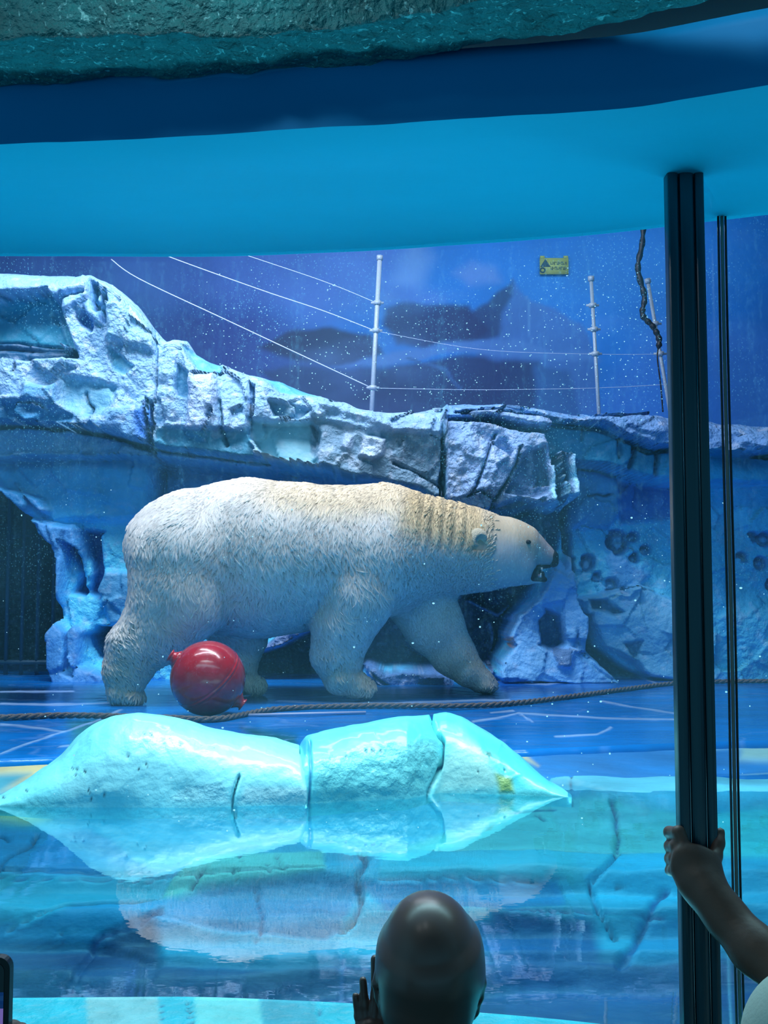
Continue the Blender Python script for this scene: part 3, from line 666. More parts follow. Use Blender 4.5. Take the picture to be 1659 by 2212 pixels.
fs = [('p', [(-900, 1628), (110, 1634), (150, 1650), (80, 1680), (0, 1712), (-900, 1700)], 0, 6, (236, 214, 150), 9),
      ('p', [(-900, 1670), (60, 1672), (0, 1715), (-900, 1720)], 0, 6, (70, 170, 190), 12),
      ('p', [(-900, 1725), (90, 1745), (110, 1765), (60, 1775), (-900, 1765)], 0, 6, (200, 196, 140), 14),
      ('p', [(1090, 1598), (2600, 1590), (2600, 1720), (1240, 1700), (1180, 1690)], 0, 5, (8, 124, 200), 8),
      ('p', [(1095, 1610), (1120, 1620), (1160, 1655), (1130, 1640)], 0, 4, (210, 200, 140), 7),
      ('p', [(1100, 1598), (2600, 1588), (2600, 1612), (1100, 1622)], 0, 4, (130, 200, 235), 7),
      ('p', [(1595, 1590), (1800, 1590), (1800, 1650), (1600, 1640)], 0, 5, (150, 205, 205), 14),
      ('p', [(1190, 1690), (1300, 1730), (1480, 1752), (1800, 1740), (1800, 1700), (1300, 1690)], .035, 9, (90, 196, 224), 9),
      ('p', [(1140, 1735), (1250, 1720), (1480, 1760), (1480, 1845), (820, 1845), (1000, 1790), (1080, 1750)], 0, 4, (100, 186, 184), 7),
      ('p', [(1490, 1850), (1480, 1765), (1800, 1740), (1800, 1850)], 0, 4, (70, 200, 200), 9),
      ('p', [(820, 1842), (1480, 1842), (1480, 1930), (1230, 1915), (1100, 1895), (820, 1892)], .004, 3, (54, 176, 196), 6),
      ('p', [(1260, 1900), (1330, 1850), (1480, 1842), (1480, 1985), (1370, 1985), (1300, 1975)], 0, 4, (40, 180, 214), 8),
      ('p', [(700, 1895), (1200, 1905), (1220, 1950), (1000, 1960), (700, 1960)], -.006, 3, (14, 128, 176), 7),
      ('p', [(-900, 1780), (200, 1790), (330, 1885), (-900, 1880)], 0, 6, (14, 128, 176), 10),
      ('p', [(-900, 1882), (420, 1895), (330, 1940), (160, 1950), (60, 2000), (-900, 2010)], .004, 4, (40, 168, 190), 8),
      ('p', [(-900, 1995), (60, 1995), (160, 1950), (420, 1940), (440, 1990), (240, 2030), (-900, 2032)], .002, 4, (16, 144, 186), 8),
      ('p', [(420, 1850), (700, 1840), (700, 1880), (560, 1905), (430, 1935), (350, 1940), (380, 1890)], .006, 4, (120, 190, 176), 6),
      ('p', [(430, 1920), (700, 1890), (790, 1900), (770, 1990), (700, 2030), (500, 2010), (330, 1970)], -.01, 6, (60, 130, 172), 12),
      ('p', [(780, 1905), (830, 1950), (820, 2060), (730, 2060), (740, 1980)], 0, 5, (70, 178, 204), 10),
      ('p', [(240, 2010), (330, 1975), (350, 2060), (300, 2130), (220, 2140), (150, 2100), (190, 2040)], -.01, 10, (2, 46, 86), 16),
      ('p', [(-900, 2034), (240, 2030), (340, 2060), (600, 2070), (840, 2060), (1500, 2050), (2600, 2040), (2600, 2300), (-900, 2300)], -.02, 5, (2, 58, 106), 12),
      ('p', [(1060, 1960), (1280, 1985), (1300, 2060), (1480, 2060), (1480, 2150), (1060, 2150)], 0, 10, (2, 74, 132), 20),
      ('p', [(1380, 1985), (1490, 1985), (1490, 2050), (1360, 2055)], 0, 5, (24, 150, 196), 9),
      ('p', [(1000, 1990), (1260, 2000), (1280, 2050), (1000, 2060)], 0, 10, (6, 92, 146), 16)]
dkc = (10, 54, 84)
fs += [('l', [(-60, 1878), (200, 1880), (340, 1893), (480, 1892), (600, 1878), (700, 1872)], -.012, 4, dkc, 3), ('l', [(0, 1897), (230, 1898), (330, 1903)], -.008, 3, (10, 80, 120), 3),
       ('l', [(0, 1800), (15, 1808), (22, 1818)], -.01, 5, dkc, 4), ('l', [(85, 1800), (65, 1825), (30, 1845), (5, 1865), (-10, 1890)], -.02, 6, dkc, 5),
       ('l', [(15, 2008), (60, 1985), (100, 1965), (140, 1952), (230, 1948), (340, 1940)], -.012, 4, dkc, 3), ('l', [(440, 1880), (425, 1905), (415, 1920)], -.015, 7, dkc, 6),
       ('l', [(505, 1880), (512, 1905)], -.01, 4, (30, 90, 90), 4), ('l', [(600, 1850), (612, 1880)], -.015, 5, dkc, 4), ('l', [(580, 1868), (585, 1888)], -.01, 4, dkc, 3), ('l', [(520, 1850), (524, 1870)], -.01, 3, dkc, 3),
       ('l', [(775, 1840), (790, 1860), (770, 1890), (780, 1930), (765, 1980), (740, 2010)], -.015, 10, (20, 70, 100), 9), ('l', [(555, 1915), (562, 1960), (552, 2040)], -.01, 5, (20, 70, 120), 5),
       ('l', [(350, 1960), (330, 1968), (300, 1990), (230, 2010), (200, 2030), (160, 2090), (140, 2130)], -.01, 6, (8, 60, 110), 8),
       ('l', [(820, 1841), (1000, 1840), (1300, 1842), (1490, 1844)], -.01, 3, dkc, 2.5), ('l', [(820, 1890), (1000, 1893), (1220, 1905)], -.012, 4, (10, 80, 120), 4),
       ('l', [(1320, 1735), (1330, 1762), (1330, 1790), (1334, 1845), (1310, 1870), (1272, 1912), (1282, 1945), (1305, 1980), (1330, 2025)], -.02, 7, (10, 66, 104), 5),
       ('l', [(1322, 1738), (1328, 1755)], -.01, 7, (40, 50, 50), 6), ('l', [(1330, 1780), (1333, 1800)], -.01, 6, (40, 56, 60), 5),
       ('l', [(1440, 1925), (1410, 1950), (1395, 1990), (1370, 2040), (1340, 2060)], -.012, 11, (10, 84, 138), 10), ('l', [(1330, 1921), (1430, 1925)], -.01, 3, dkc, 3),
       ('l', [(1050, 1955), (1200, 1962), (1480, 1978)], -.008, 4, (6, 60, 120), 4), ('l', [(1160, 1762), (1175, 1775)], -.01, 5, (30, 90, 110), 4), ('l', [(1100, 1757), (1200, 1752)], -.004, 3, (40, 110, 130), 3),
       ('l', [(1235, 1690), (1235, 1718)], -.006, 3, (20, 80, 110), 3), ('l', [(735, 2060), (740, 2140)], -.01, 8, (8, 70, 130), 6), ('l', [(130, 2012), (138, 2030)], -.01, 3, dkc, 2)]
off, col, ro = apply_feats(px + 7 * fbm(R * 6, 12), py + 4 * fbm(R * 6, 15), fs, (44, 160, 190))
R[..., 2] += off + .010 * fbm(np.stack([R[..., 0] * 5, R[..., 1] * 9, R[..., 2] * 0], -1), 111) * sstep(.1, .5, d_edge)
sn = np.stack([R[..., 0] * 3, R[..., 1] * 14, R[..., 2] * 6], -1)
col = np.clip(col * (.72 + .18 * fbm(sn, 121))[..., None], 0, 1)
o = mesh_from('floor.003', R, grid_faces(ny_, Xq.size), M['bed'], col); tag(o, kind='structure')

# water surface
n = 60; xs = np.linspace(-5.1, 5.1, n); y0 = np.where(np.abs(xs) < 2.4, np.interp(xs, gX, gY) + .013, 1.9); y0 = np.where(xs > 2.4, 1.9, y0)
V_ = np.array([[(x, a, ZW) for x, a in zip(xs, y0)], [(x, 4.0, ZW) for x in xs]])
water = mesh_from('pool_water', V_, grid_faces(2, n), M['water']); tag(water, 'still clear blue pool water between the glass and the rocks', 'water', kind='stuff')

# ------------------------------------------------------------------ ice mounds at the water's edge
def mound(name, label, top, base, feats, basecol, seed, back=.55, px_end_round=True):
    pxs = np.linspace(top[0][0], top[-1][0], 300)
    ty = np.interp(pxs, [a for a, b in top], [b for a, b in top]); by = np.interp(pxs, [a for a, b in base], [b for a, b in base])
    for _ in range(3): ty[1:-1] = (ty[:-2] + ty[1:-1] * 2 + ty[2:]) / 4
    dF = ydepth(by, ZW)
    cols_ = []; nth = 110
    hh = np.clip((by - ty), 1, None)
    wid = .07 + .13 * sstep(0, 160, hh)
    dR = dF + wid
    zt = np.array([Pw(0, a, b)[2] for a, b in zip(ty, dR)])
    th = np.concatenate([np.linspace(-.55, 0, 14)[:-1], np.linspace(0, math.pi, nth - 13)])
    R = np.zeros((nth, 300, 3))
    for i, a in enumerate(th):
        if a < 0:
            yy = dF + a * .35; zz_ = ZW + a * .75
            yy = dF - (-a) * .12
        else:
            c = math.cos(a); sgn = 1 if c > 0 else -1
            yy = dR - sgn * abs(c) ** 1.0 * (wid if c > 0 else back * (.45 + wid))
            sn_ = math.sin(a) ** (.78 if c > 0 else 1)
            zz_ = (ZW if c > 0 else ZW - .1) + (zt - (ZW if c > 0 else ZW - .1)) * sn_
        R[i, :, 1] = yy; R[i, :, 2] = zz_
    Rz = np.minimum(R[..., 1], dR); R[..., 0] = (pxs - CX)[None, :] / F * (Rz * CA + (R[..., 2] - EYE) * SA)
    px, py = proj(R)
    off, col, ro = apply_feats(px, py, feats, basecol)
    dy = np.gradient(R, axis=0); dx = np.gradient(R, axis=1); N = np.cross(dx, dy); N /= np.linalg.norm(N, axis=-1, keepdims=True) + 1e-9
    wgt = sstep(0, .05, R[..., 2] - ZW)
    disp = off + .012 * fbm(R * 5, seed) * wgt + .002 * fbm(R * 34, seed + 3) * ro + .002 * facets(R * 6, seed + 9) * wgt
    R += N * disp[..., None]
    col = np.clip(col * (1 + .06 * fbm(R * 9, seed + 5))[..., None], 0, 1)
    o = mesh_from(name, R, grid_faces(nth, 300), M['ice'], np.concatenate([col, ro[..., None]], -1))
    tag(o, label, 'ice rock'); return o
spk = [(155, 1658), (165, 1660), (182, 1665), (162, 1672), (275, 1632), (297, 1658), (316, 1651), (191, 1707), (55, 1706), (226, 1715), (5, 1720), (310, 1585), (325, 1584), (388, 1604), (240, 1735), (195, 1723)]
fs = [('p', [(120, 1690), (260, 1610), (420, 1590), (640, 1640), (660, 1700), (400, 1735), (150, 1735)], 0, 30, (168, 242, 246), 30, .5),
      ('p', [(270, 1580), (420, 1590), (450, 1620), (300, 1620)], 0, 20, (176, 246, 244), 20, 1.2), ('p', [(360, 1730), (400, 1700), (480, 1690), (500, 1735)], 0, 6, (160, 220, 228), 8, 1.2),
      ('p', [(515, 1735), (530, 1700), (660, 1700), (664, 1735)], 0, 6, (178, 226, 232), 8, .9),
      ('l', [(517, 1675), (508, 1705), (503, 1725), (502, 1750), (510, 1770)], -.02, 4, (16, 90, 110), 2.6), ('l', [(650, 1605), (655, 1640), (666, 1680), (668, 1745)], -.02, 5, (30, 110, 150), 3)]
fs += [('l', [(x, y), (x + 3, y + 4)], -.004, 2.6, (10, 66, 90), 2.6) for x, y in spk]
mound('ice_mound', 'smooth pale cyan ice mound left of the crack, below the red ball',
      [(-260, 1765), (-120, 1752), (-40, 1735), (0, 1718), (60, 1684), (130, 1632), (170, 1592), (200, 1566), (240, 1549), (290, 1543), (340, 1546), (400, 1556), (450, 1573), (520, 1588), (590, 1596), (625, 1608), (655, 1622), (662, 1690), (665, 1740)],
      [(-260, 1768), (0, 1742), (140, 1744), (420, 1745), (600, 1740), (665, 1742)], fs, (140, 238, 246), 200)
fs = [('p', [(640, 1600), (760, 1560), (960, 1535), (1010, 1545), (960, 1590), (820, 1600), (700, 1630)], 0, 16, (96, 228, 226), 18, .3),
      ('p', [(680, 1640), (820, 1605), (940, 1600), (950, 1650), (920, 1715), (760, 1730), (690, 1735)], 0, 12, (124, 216, 218), 14, 1.3),
      ('p', [(955, 1640), (1000, 1600), (1070, 1620), (1090, 1700), (945, 1712)], 0, 14, (186, 238, 228), 16, .6),
      ('p', [(1000, 1560), (1080, 1600), (1220, 1700), (1100, 1700), (1040, 1630)], 0, 14, (90, 220, 224), 14, .3),
      ('p', [(1070, 1670), (1105, 1680), (1110, 1712), (1080, 1712)], .002, 6, (160, 190, 110), 8, 1.4), ('p', [(1045, 1620), (1060, 1622), (1066, 1640), (1052, 1632)], 0, 3, (80, 160, 150), 4, 1),
      ('p', [(646, 1600), (668, 1590), (672, 1600), (664, 1640), (655, 1630)], 0, 4, (60, 170, 224), 5, .3),
      ('l', [(932, 1545), (945, 1580), (957, 1600), (954, 1650), (945, 1680), (925, 1716)], -.03, 5, (20, 100, 130), 3),
      ('l', [(668, 1600), (672, 1660), (668, 1735)], -.012, 5, (60, 150, 190), 4)]
fs += [('l', [(x, y), (x + 2, y + 4)], -.004, 2.4, (20, 80, 100), 2.4) for x, y in [(747, 1634), (790, 1620), (803, 1618), (807, 1620), (1032, 1665), (1090, 1660), (822, 1619)]]
mound('ice_mound', 'turquoise ice mound right of the crack, with a yellowish stain low at right',
      [(640, 1700), (646, 1612), (660, 1592), (700, 1580), (760, 1567), (860, 1551), (930, 1545), (965, 1541), (1000, 1551), (1080, 1598), (1150, 1655), (1190, 1690), (1215, 1704), (1235, 1718)],
      [(640, 1738), (760, 1731), (880, 1726), (925, 1718), (950, 1713), (1235, 1722)], fs, (120, 228, 232), 240)

# ------------------------------------------------------------------ implicit-surface modelling
def surface_nets(Fv, org, h):
    S = Fv < 0; c = S[:-1, :-1, :-1]; allc = c.copy(); anyc = c.copy(); nx, ny, nz = Fv.shape
    sl = [(slice(a, nx - 1 + a), slice(b, ny - 1 + b), slice(d, nz - 1 + d)) for a in (0, 1) for b in (0, 1) for d in (0, 1)]
    for q in sl[1:]: allc &= S[q]; anyc |= S[q]
    mix = anyc & ~allc; ids = np.argwhere(mix); idx = np.full(mix.shape, -1, np.int64); idx[mix] = np.arange(len(ids))
    acc = np.zeros((len(ids), 3)); cnt = np.zeros(len(ids))
    cor = [(a, b, d) for a in (0, 1) for b in (0, 1) for d in (0, 1)]
    for a in cor:
        for ax in range(3):
            if a[ax]: continue
            b = list(a); b[ax] = 1
            fa = Fv[ids[:, 0] + a[0], ids[:, 1] + a[1], ids[:, 2] + a[2]]; fb = Fv[ids[:, 0] + b[0], ids[:, 1] + b[1], ids[:, 2] + b[2]]
            m = (fa < 0) != (fb < 0); t = fa[m] / (fa[m] - fb[m]); p = np.tile(np.array(a, float), (m.sum(), 1)); p[:, ax] += t
            acc[m] += p; cnt[m] += 1
    V_ = (ids + acc / cnt[:, None]) * h + org
    quads = []
    for ax in range(3):
        u, v = (ax + 1) % 3, (ax + 2) % 3
        A = [slice(None)] * 3; B = [slice(None)] * 3; A[ax] = slice(0, -1); B[ax] = slice(1, None)
        ch = S[tuple(A)] != S[tuple(B)]; e = np.argwhere(ch)
        e = e[(e[:, u] > 0) & (e[:, v] > 0) & (e[:, u] < Fv.shape[u] - 1) & (e[:, v] < Fv.shape[v] - 1)]
        s_in = S[e[:, 0], e[:, 1], e[:, 2]]
        def cell(du, dv):
            q = e.copy(); q[:, u] -= du; q[:, v] -= dv; return idx[q[:, 0], q[:, 1], q[:, 2]]
        q = np.stack([cell(1, 1), cell(0, 1), cell(0, 0), cell(1, 0)], 1)
        q[~s_in] = q[~s_in][:, ::-1]; quads.append(q)
    return V_, np.concatenate(quads)
def sdf(prims, h, pad=.03, k=.03):
    """prims: (op, a, b, ra, rb, lateral scale, k) capsule chain elements; op '+' or '-'"""
    lo = np.min([np.minimum(p[1], p[2]) - max(p[3], p[4]) * max(1, p[5]) for p in prims if p[0] == '+'], 0) - pad
    hi = np.max([np.maximum(p[1], p[2]) + max(p[3], p[4]) * max(1, p[5]) for p in prims if p[0] == '+'], 0) + pad
    n = np.ceil((hi - lo) / h).astype(int) + 1
    gx = (lo[0] + np.arange(n[0]) * h).astype(np.float32)[:, None, None]; gy_ = (lo[1] + np.arange(n[1]) * h).astype(np.float32)[None, :, None]; gz = (lo[2] + np.arange(n[2]) * h).astype(np.float32)[None, None, :]
    D = np.full(tuple(n), 1e3, np.float32)
    for op, a, b, ra, rb, sc, kk in prims:
        kk = kk or k
        m = max(ra, rb) * max(1, sc) + kk * 2 + .02
        l = np.floor((np.minimum(a, b) - m - lo) / h).astype(int).clip(0); u = np.ceil((np.maximum(a, b) + m - lo) / h).astype(int) + 1; u = np.minimum(u, n)
        s = tuple(slice(l[i], u[i]) for i in range(3))
        ab = b - a; L = float((ab * ab).sum()) + 1e-9
        X_ = gx[l[0]:u[0]] - a[0]; Z_ = gz[:, :, l[2]:u[2]] - a[2]; Y_ = gy_[:, l[1]:u[1]] - a[1]
        t = np.clip((X_ * ab[0] + Y_ * ab[1] + Z_ * ab[2]) / L, 0, 1)
        dx, dy, dz = X_ - t * ab[0], (Y_ - t * ab[1]) / sc, Z_ - t * ab[2]
        d = np.sqrt(dx * dx + dy * dy + dz * dz) - (ra + (rb - ra) * t)
        cur = D[s]
        if op == '+':
            hh = np.clip(kk - np.abs(cur - d), 0, None) / kk; D[s] = np.minimum(cur, d) - hh * hh * kk * .25
        else:
            d = -d; hh = np.clip(kk - np.abs(cur - d), 0, None) / kk; D[s] = np.maximum(cur, d) + hh * hh * kk * .25
    return surface_nets(D, lo, h)
def smooth_mesh(Vv, Q, it):
    for _ in range(it):
        acc = np.zeros_like(Vv); cnt = np.zeros(len(Vv))
        for a in range(4):
            i, j = Q[:, a], Q[:, (a + 1) % 4]
            np.add.at(acc, i, Vv[j]); np.add.at(cnt, i, 1)
        Vv = Vv * .4 + .6 * acc / np.maximum(cnt, 1)[:, None]
    return Vv

# ------------------------------------------------------------------ polar bear
def by_(px): return 5.45 + (px - 500) * .00042
def bp(px, py, t): return Pw(px, py, by_(px) + t * 5.4 / F)
def bc(a, b, sc=1, k=.05, op='+'):
    (x0, y0, t0, r0), (x1, y1, t1, r1) = a, b
    return (op, bp(x0, y0, t0), bp(x1, y1, t1), r0 * by_(x0) / F, r1 * by_(x1) / F, sc, k)
def chain(pts, sc=1, k=.05): return [bc(pts[i], pts[i + 1], sc, k) for i in range(len(pts) - 1)]
B = []
B += chain([(425, 1192, 0, 132), (530, 1196, 0, 152), (640, 1202, 0, 148), (750, 1200, 0, 140), (835, 1190, 0, 134)], .92, .06)
B += chain([(440, 1240, 0, 120), (560, 1235, 0, 128), (660, 1225, 0, 120)], .95, .08)
B += chain([(365, 1180, 0, 82), (410, 1230, 0, 120)], 1.0, .08)
B += chain([(835, 1185, 0, 128), (905, 1186, 0, 104), (960, 1186, 0, 92), (1020, 1187, 0, 80), (1066, 1190, 0, 72)], .85, .07)
B += chain([(900, 1210, 0, 72), (1020, 1214, 0, 57)], .9, .06)
B += chain([(1066, 1184, 0, 68), (1104, 1178, 0, 57), (1132, 1176, 0, 38)], .95, .04)
B += chain([(1060, 1216, 0, 54), (1112, 1222, 0, 44)], 1.05, .05)
B += chain([(1122, 1190, 0, 42), (1150, 1186, 0, 33), (1174, 1198, 0, 23), (1184, 1203, 0, 18)], .8, .02)
B += chain([(1118, 1160, -14, 20), (1148, 1153, -15, 11)], 1, .025) + chain([(1118, 1160, 14, 20), (1148, 1153, 15, 11)], 1, .025)
B += chain([(1104, 1234, 0, 32), (1140, 1248, 0, 14), (1168, 1251, 0, 9)], .8, .02)
B += chain([(318, 1165, 0, 24), (302, 1200, 0, 15)], .8, .03)
# near front leg
B += chain([(800, 1205, -60, 88), (765, 1290, -72, 76), (742, 1350, -74, 60), (728, 1412, -72, 48), (738, 1458, -72, 36)], .9, .05)
B += chain([(738, 1462, -72, 34), (768, 1478, -72, 24), (790, 1484, -72, 18)], 1.25, .02)
# far front leg
B += chain([(890, 1215, 40, 78), (908, 1290, 38, 70), (938, 1350, 34, 60), (978, 1412, 30, 44), (1010, 1446, 26, 34)], .9, .05)
B += chain([(1010, 1450, 24, 30), (1040, 1470, 22, 24), (1060, 1480, 20, 17)], 1.2, .02)
# near hind leg
B += chain([(400, 1210, -55, 112), (388, 1290, -66, 96), (352, 1350, -70, 72), (296, 1400, -72, 54), (274, 1450, -72, 40), (268, 1486, -72, 30)], .85, .05)
B += chain([(262, 1494, -72, 24), (292, 1504, -72, 16)], 1.3, .02)
# far hind leg
B += chain([(450, 1230, 50, 96), (500, 1320, 55, 74), (520, 1380, 55, 50), (512, 1430, 55, 38), (520, 1462, 55, 30)], .85, .05)
B += chain([(515, 1468, 55, 26), (555, 1480, 55, 18)], 1.3, .02)
for (x, y, t0) in ((790, 1484, -72), (1060, 1481, 20), (290, 1503, -72), (553, 1480, 55)):     # toes
    for q in (-1.5, -.5, .5, 1.5): B.append(bc((x - 16, y, t0 + q * 15, 11), (x + 2 - abs(q) * 4, y + 3, t0 + q * 15, 10), 1, .012))
# ears
for sg in (-1, 1): B.append(bc((1036, 1180, sg * 52, 16), (1033, 1170, sg * 68, 14), .9, .012))
# mouth gap
B.append(bc((1152, 1238, 0, 10), (1200, 1240, 0, 13), 2.6, .01, '-'))
Vb, Qb = sdf(B, .010)
Vb = smooth_mesh(Vb, Qb, 1)
nv = np.zeros_like(Vb); qn = np.cross(Vb[Qb[:, 2]] - Vb[Qb[:, 0]], Vb[Qb[:, 3]] - Vb[Qb[:, 1]])
for k_ in range(4): np.add.at(nv, Qb[:, k_], qn)
nv /= np.linalg.norm(nv, axis=1, keepdims=True) + 1e-12
fx0, fy1 = proj(Vb)
fold = np.cos((fx0 + .16 * (fy1 - 1100) + 5 * fbm(Vb * 6, 411)) * 2 * math.pi / 25)
am = sstep(885, 915, fx0) * (1 - sstep(1000, 1022, fx0)) * (1 - sstep(1150, 1205, fy1))
Vb = Vb + nv * (am * .0042 * fold)[:, None]
bearE = empty('polar_bear'); bearE.location = (float(bp(600, 0, 0)[0]), by_(600), ZP)
tag(bearE, 'large white polar bear walking right with damp clumped fur and open mouth', 'bear')
def into(o, par):     # keep world position while parenting to an Empty at the thing's base
    o.parent = par; o.matrix_parent_inverse = par.matrix_basis.inverted(); return o
bpx, bpy_ = proj(Vb)
def fur_col(x, y):
    """yellowish tint of the coat over spine, neck and lower legs"""
    spine = np.interp(x, [300, 400, 460, 540, 700, 760, 830, 960, 1050, 1110, 1200], [1130, 1070, 1045, 1038, 1062, 1065, 1055, 1088, 1108, 1120, 1190])
    d = y - spine
    a = .75 * (1 - sstep(20, 90, d)) * sstep(420, 640, x)
    a = np.maximum(a, .95 * (1 - sstep(50, 130, d)) * sstep(800, 900, x) * (1 - sstep(1025, 1110, x)))
    a = np.maximum(a, .6 * sstep(1340, 1470, y)); a = a * (1 - .8 * sstep(985, 1010, x) * sstep(1435, 1450, y)); a = np.maximum(a, .22 + 0 * a)
    return a
ya = fur_col(bpx, bpy_)[:, None]
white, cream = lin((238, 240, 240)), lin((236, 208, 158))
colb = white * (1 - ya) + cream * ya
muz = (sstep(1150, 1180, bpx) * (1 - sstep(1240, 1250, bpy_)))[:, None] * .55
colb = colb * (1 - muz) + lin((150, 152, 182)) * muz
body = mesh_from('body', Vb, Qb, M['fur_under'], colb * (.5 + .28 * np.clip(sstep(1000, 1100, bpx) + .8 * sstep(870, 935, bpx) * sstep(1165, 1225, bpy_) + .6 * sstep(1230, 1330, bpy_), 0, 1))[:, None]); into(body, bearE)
tree = BVHTree.FromPolygons([tuple(v) for v in Vb.tolist()], [tuple(q) for q in Qb.tolist()])
def hit(px, py, far=False):
    o = Vector((0, 0, EYE)); d = (V(px, py, 6) - o).normalized()
    r = tree.ray_cast(o, d)
    return r[0], r[1]
# fur clumps
tri = Vb[Qb]; ctr = tri.mean(1); nrm = np.cross(tri[:, 2] - tri[:, 0], tri[:, 3] - tri[:, 1]); ar = np.linalg.norm(nrm, axis=1) + 1e-12; nrm /= ar[:, None]
if (nrm * (ctr - ctr.mean(0))).sum(1).mean() < 0: nrm = -nrm
NT = 72000
wgt = ar * np.where(nrm[:, 1] < .3, 1, .35); fi = rng.choice(len(ctr), NT, p=wgt / wgt.sum())
uv = rng.random((NT, 2)); q = tri[fi]; base = (q[:, 0] * ((1 - uv[:, :1]) * (1 - uv[:, 1:])) + q[:, 1] * (uv[:, :1] * (1 - uv[:, 1:])) + q[:, 2] * (uv[:, :1] * uv[:, 1:]) + q[:, 3] * ((1 - uv[:, :1]) * uv[:, 1:]))
N = nrm[fi]; tx, ty = proj(base)
head = np.maximum(sstep(1005, 1100, tx), .72 * sstep(870, 935, tx) * sstep(1165, 1225, ty)); leg = sstep(1300, 1380, ty); neck = sstep(840, 900, tx) * (1 - head)
soft = np.clip(np.maximum(head, .75 * sstep(1230, 1330, ty)), 0, 1)
keep = ~(sstep(1030, 1085, tx) > rng.random(NT)) & ~((tx > 1120) & (rng.random(NT) > .25)) & ~((tx > 1150)) & ~((np.abs(tx - 1036) < 17) & (np.abs(ty - 1165) < 22))
low = fbm(base * 7, 301); low2 = fbm(base * 16, 305); shade = fbm(base * 30, 309)
ang = -1.35 - .45 * (1 - sstep(300, 620, tx)) * (1 - leg) + .7 * low + .35 * low2 + .18 * rng.standard_normal(NT)
hm = sstep(1030, 1080, tx); ang = ang * (1 - hm) + (-2.7 + .2 * low) * hm
fx, fz = np.cos(ang), np.sin(ang)
back_ = (1 - sstep(.25, .8, N[:, 2])); fx = fx - .9 * (1 - back_) * (1 - head)
T = np.stack([fx, -.0 * fx + np.where(N[:, 1] < 0, -.25, .25), fz], 1); T -= (T * N).sum(1)[:, None] * N; T /= np.linalg.norm(T, axis=1)[:, None] + 1e-9
S_ = np.cross(N, T)
smooth_low = sstep(1230, 1300, ty) * (1 - leg) * (tx > 480)
L_ = (.062 + .02 * low) * (1 - .78 * head) * (1 - .35 * leg) * rng.uniform(.6, 1.2, NT) * (1 - .3 * neck)
Wd = .0074 * rng.uniform(.6, 1.3, NT) * (1 - .55 * head) * (1 - .45 * smooth_low) * (1 - .3 * leg)
shag = sstep(1330, 1400, ty) * (1 - sstep(330, 420, tx)) + (1 - sstep(292, 340, tx))
lift = (.26 + .22 * np.clip(shag, 0, 1)) * rng.uniform(.4, 1.3, NT) * (1 - .5 * head) * (1 - .4 * smooth_low)
hgt = Wd * 1.5; bend = .18 * rng.standard_normal(NT) + .3 * low2
us = [0, .33, .68]; vv = []
for u in us:
    c = base + T * (L_ * u)[:, None] + N * (lift * L_ * (u - .55 * u * u) + .001)[:, None] + S_ * (bend * L_ * u * u)[:, None]
    wd = (Wd * (1 - .75 * u ** 2) * (1.0 if u else .7))[:, None]
    vv += [c - S_ * wd - N * .001, c + N * (hgt * (1 - u * .6))[:, None], c + S_ * wd - N * .001]
vv.append(base + T * L_[:, None] + N * (lift * L_ * .42)[:, None] + S_ * (bend * L_)[:, None])
vv = np.stack(vv, 1)[keep]; n_t = len(vv)
loc_f = []
for r_ in (0, 3):
    loc_f += [(r_, r_ + 1, r_ + 4), (r_, r_ + 4, r_ + 3), (r_ + 1, r_ + 2, r_ + 5), (r_ + 1, r_ + 5, r_ + 4)]
loc_f += [(6, 7, 9), (7, 8, 9)]
ff = (np.array(loc_f)[None] + (np.arange(n_t) * 10)[:, None, None]).reshape(-1, 3)
yb2 = fur_col(tx, ty)[keep][:, None]; cc = white * (1 - yb2) + cream * yb2; cc = cc * (.97 + .16 * shade[keep] * (1 - .7 * head[keep]))[:, None] * rng.uniform(.93, 1.05, n_t)[:, None]
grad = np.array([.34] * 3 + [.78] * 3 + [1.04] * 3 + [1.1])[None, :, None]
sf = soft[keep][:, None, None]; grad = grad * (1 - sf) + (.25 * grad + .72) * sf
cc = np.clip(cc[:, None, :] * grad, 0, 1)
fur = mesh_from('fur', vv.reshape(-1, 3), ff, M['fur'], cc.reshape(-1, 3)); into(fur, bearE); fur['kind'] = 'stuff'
# face parts
ear_m = mat('ear_fur', (206, 196, 168), rough=.8, bump=.4, bscale=120, sheen=.3)
for sg in (-1, 1):
    vN, qN = sdf([bc((1034, 1174, sg * 64, 15), (1031, 1163, sg * 80, 22), .6, .01), bc((1044, 1186, sg * 58, 12), (1036, 1172, sg * 74, 14), .7, .01), bc((1056, 1186, sg * 92, 13), (1043, 1170, sg * 97, 15), .95, .006, '-')], .004)
    EAR = (smooth_mesh(vN, qN, 2), qN, sg); EARS = globals().setdefault('EARS', []); EARS.append(EAR)
def ball(name, c, r, m, par, sc=(1, 1, 1), seg=16):
    vs = []; fs_ = []; rg = seg // 2
    for i in range(rg + 1):
        for j in range(seg):
            a = math.pi * i / rg; b = 2 * math.pi * j / seg
            vs.append((c[0] + r * sc[0] * math.sin(a) * math.cos(b), c[1] + r * sc[1] * math.sin(a) * math.sin(b), c[2] + r * sc[2] * math.cos(a)))
    for i in range(rg):
        for j in range(seg): fs_.append((i * seg + j, (i + 1) * seg + j, (i + 1) * seg + (j + 1) % seg, i * seg + (j + 1) % seg))
    return into(mesh_from(name, vs, fs_, m), par)
for vN, qN, sg in EARS: into(mesh_from('ear', vN, qN, ear_m), bearE)
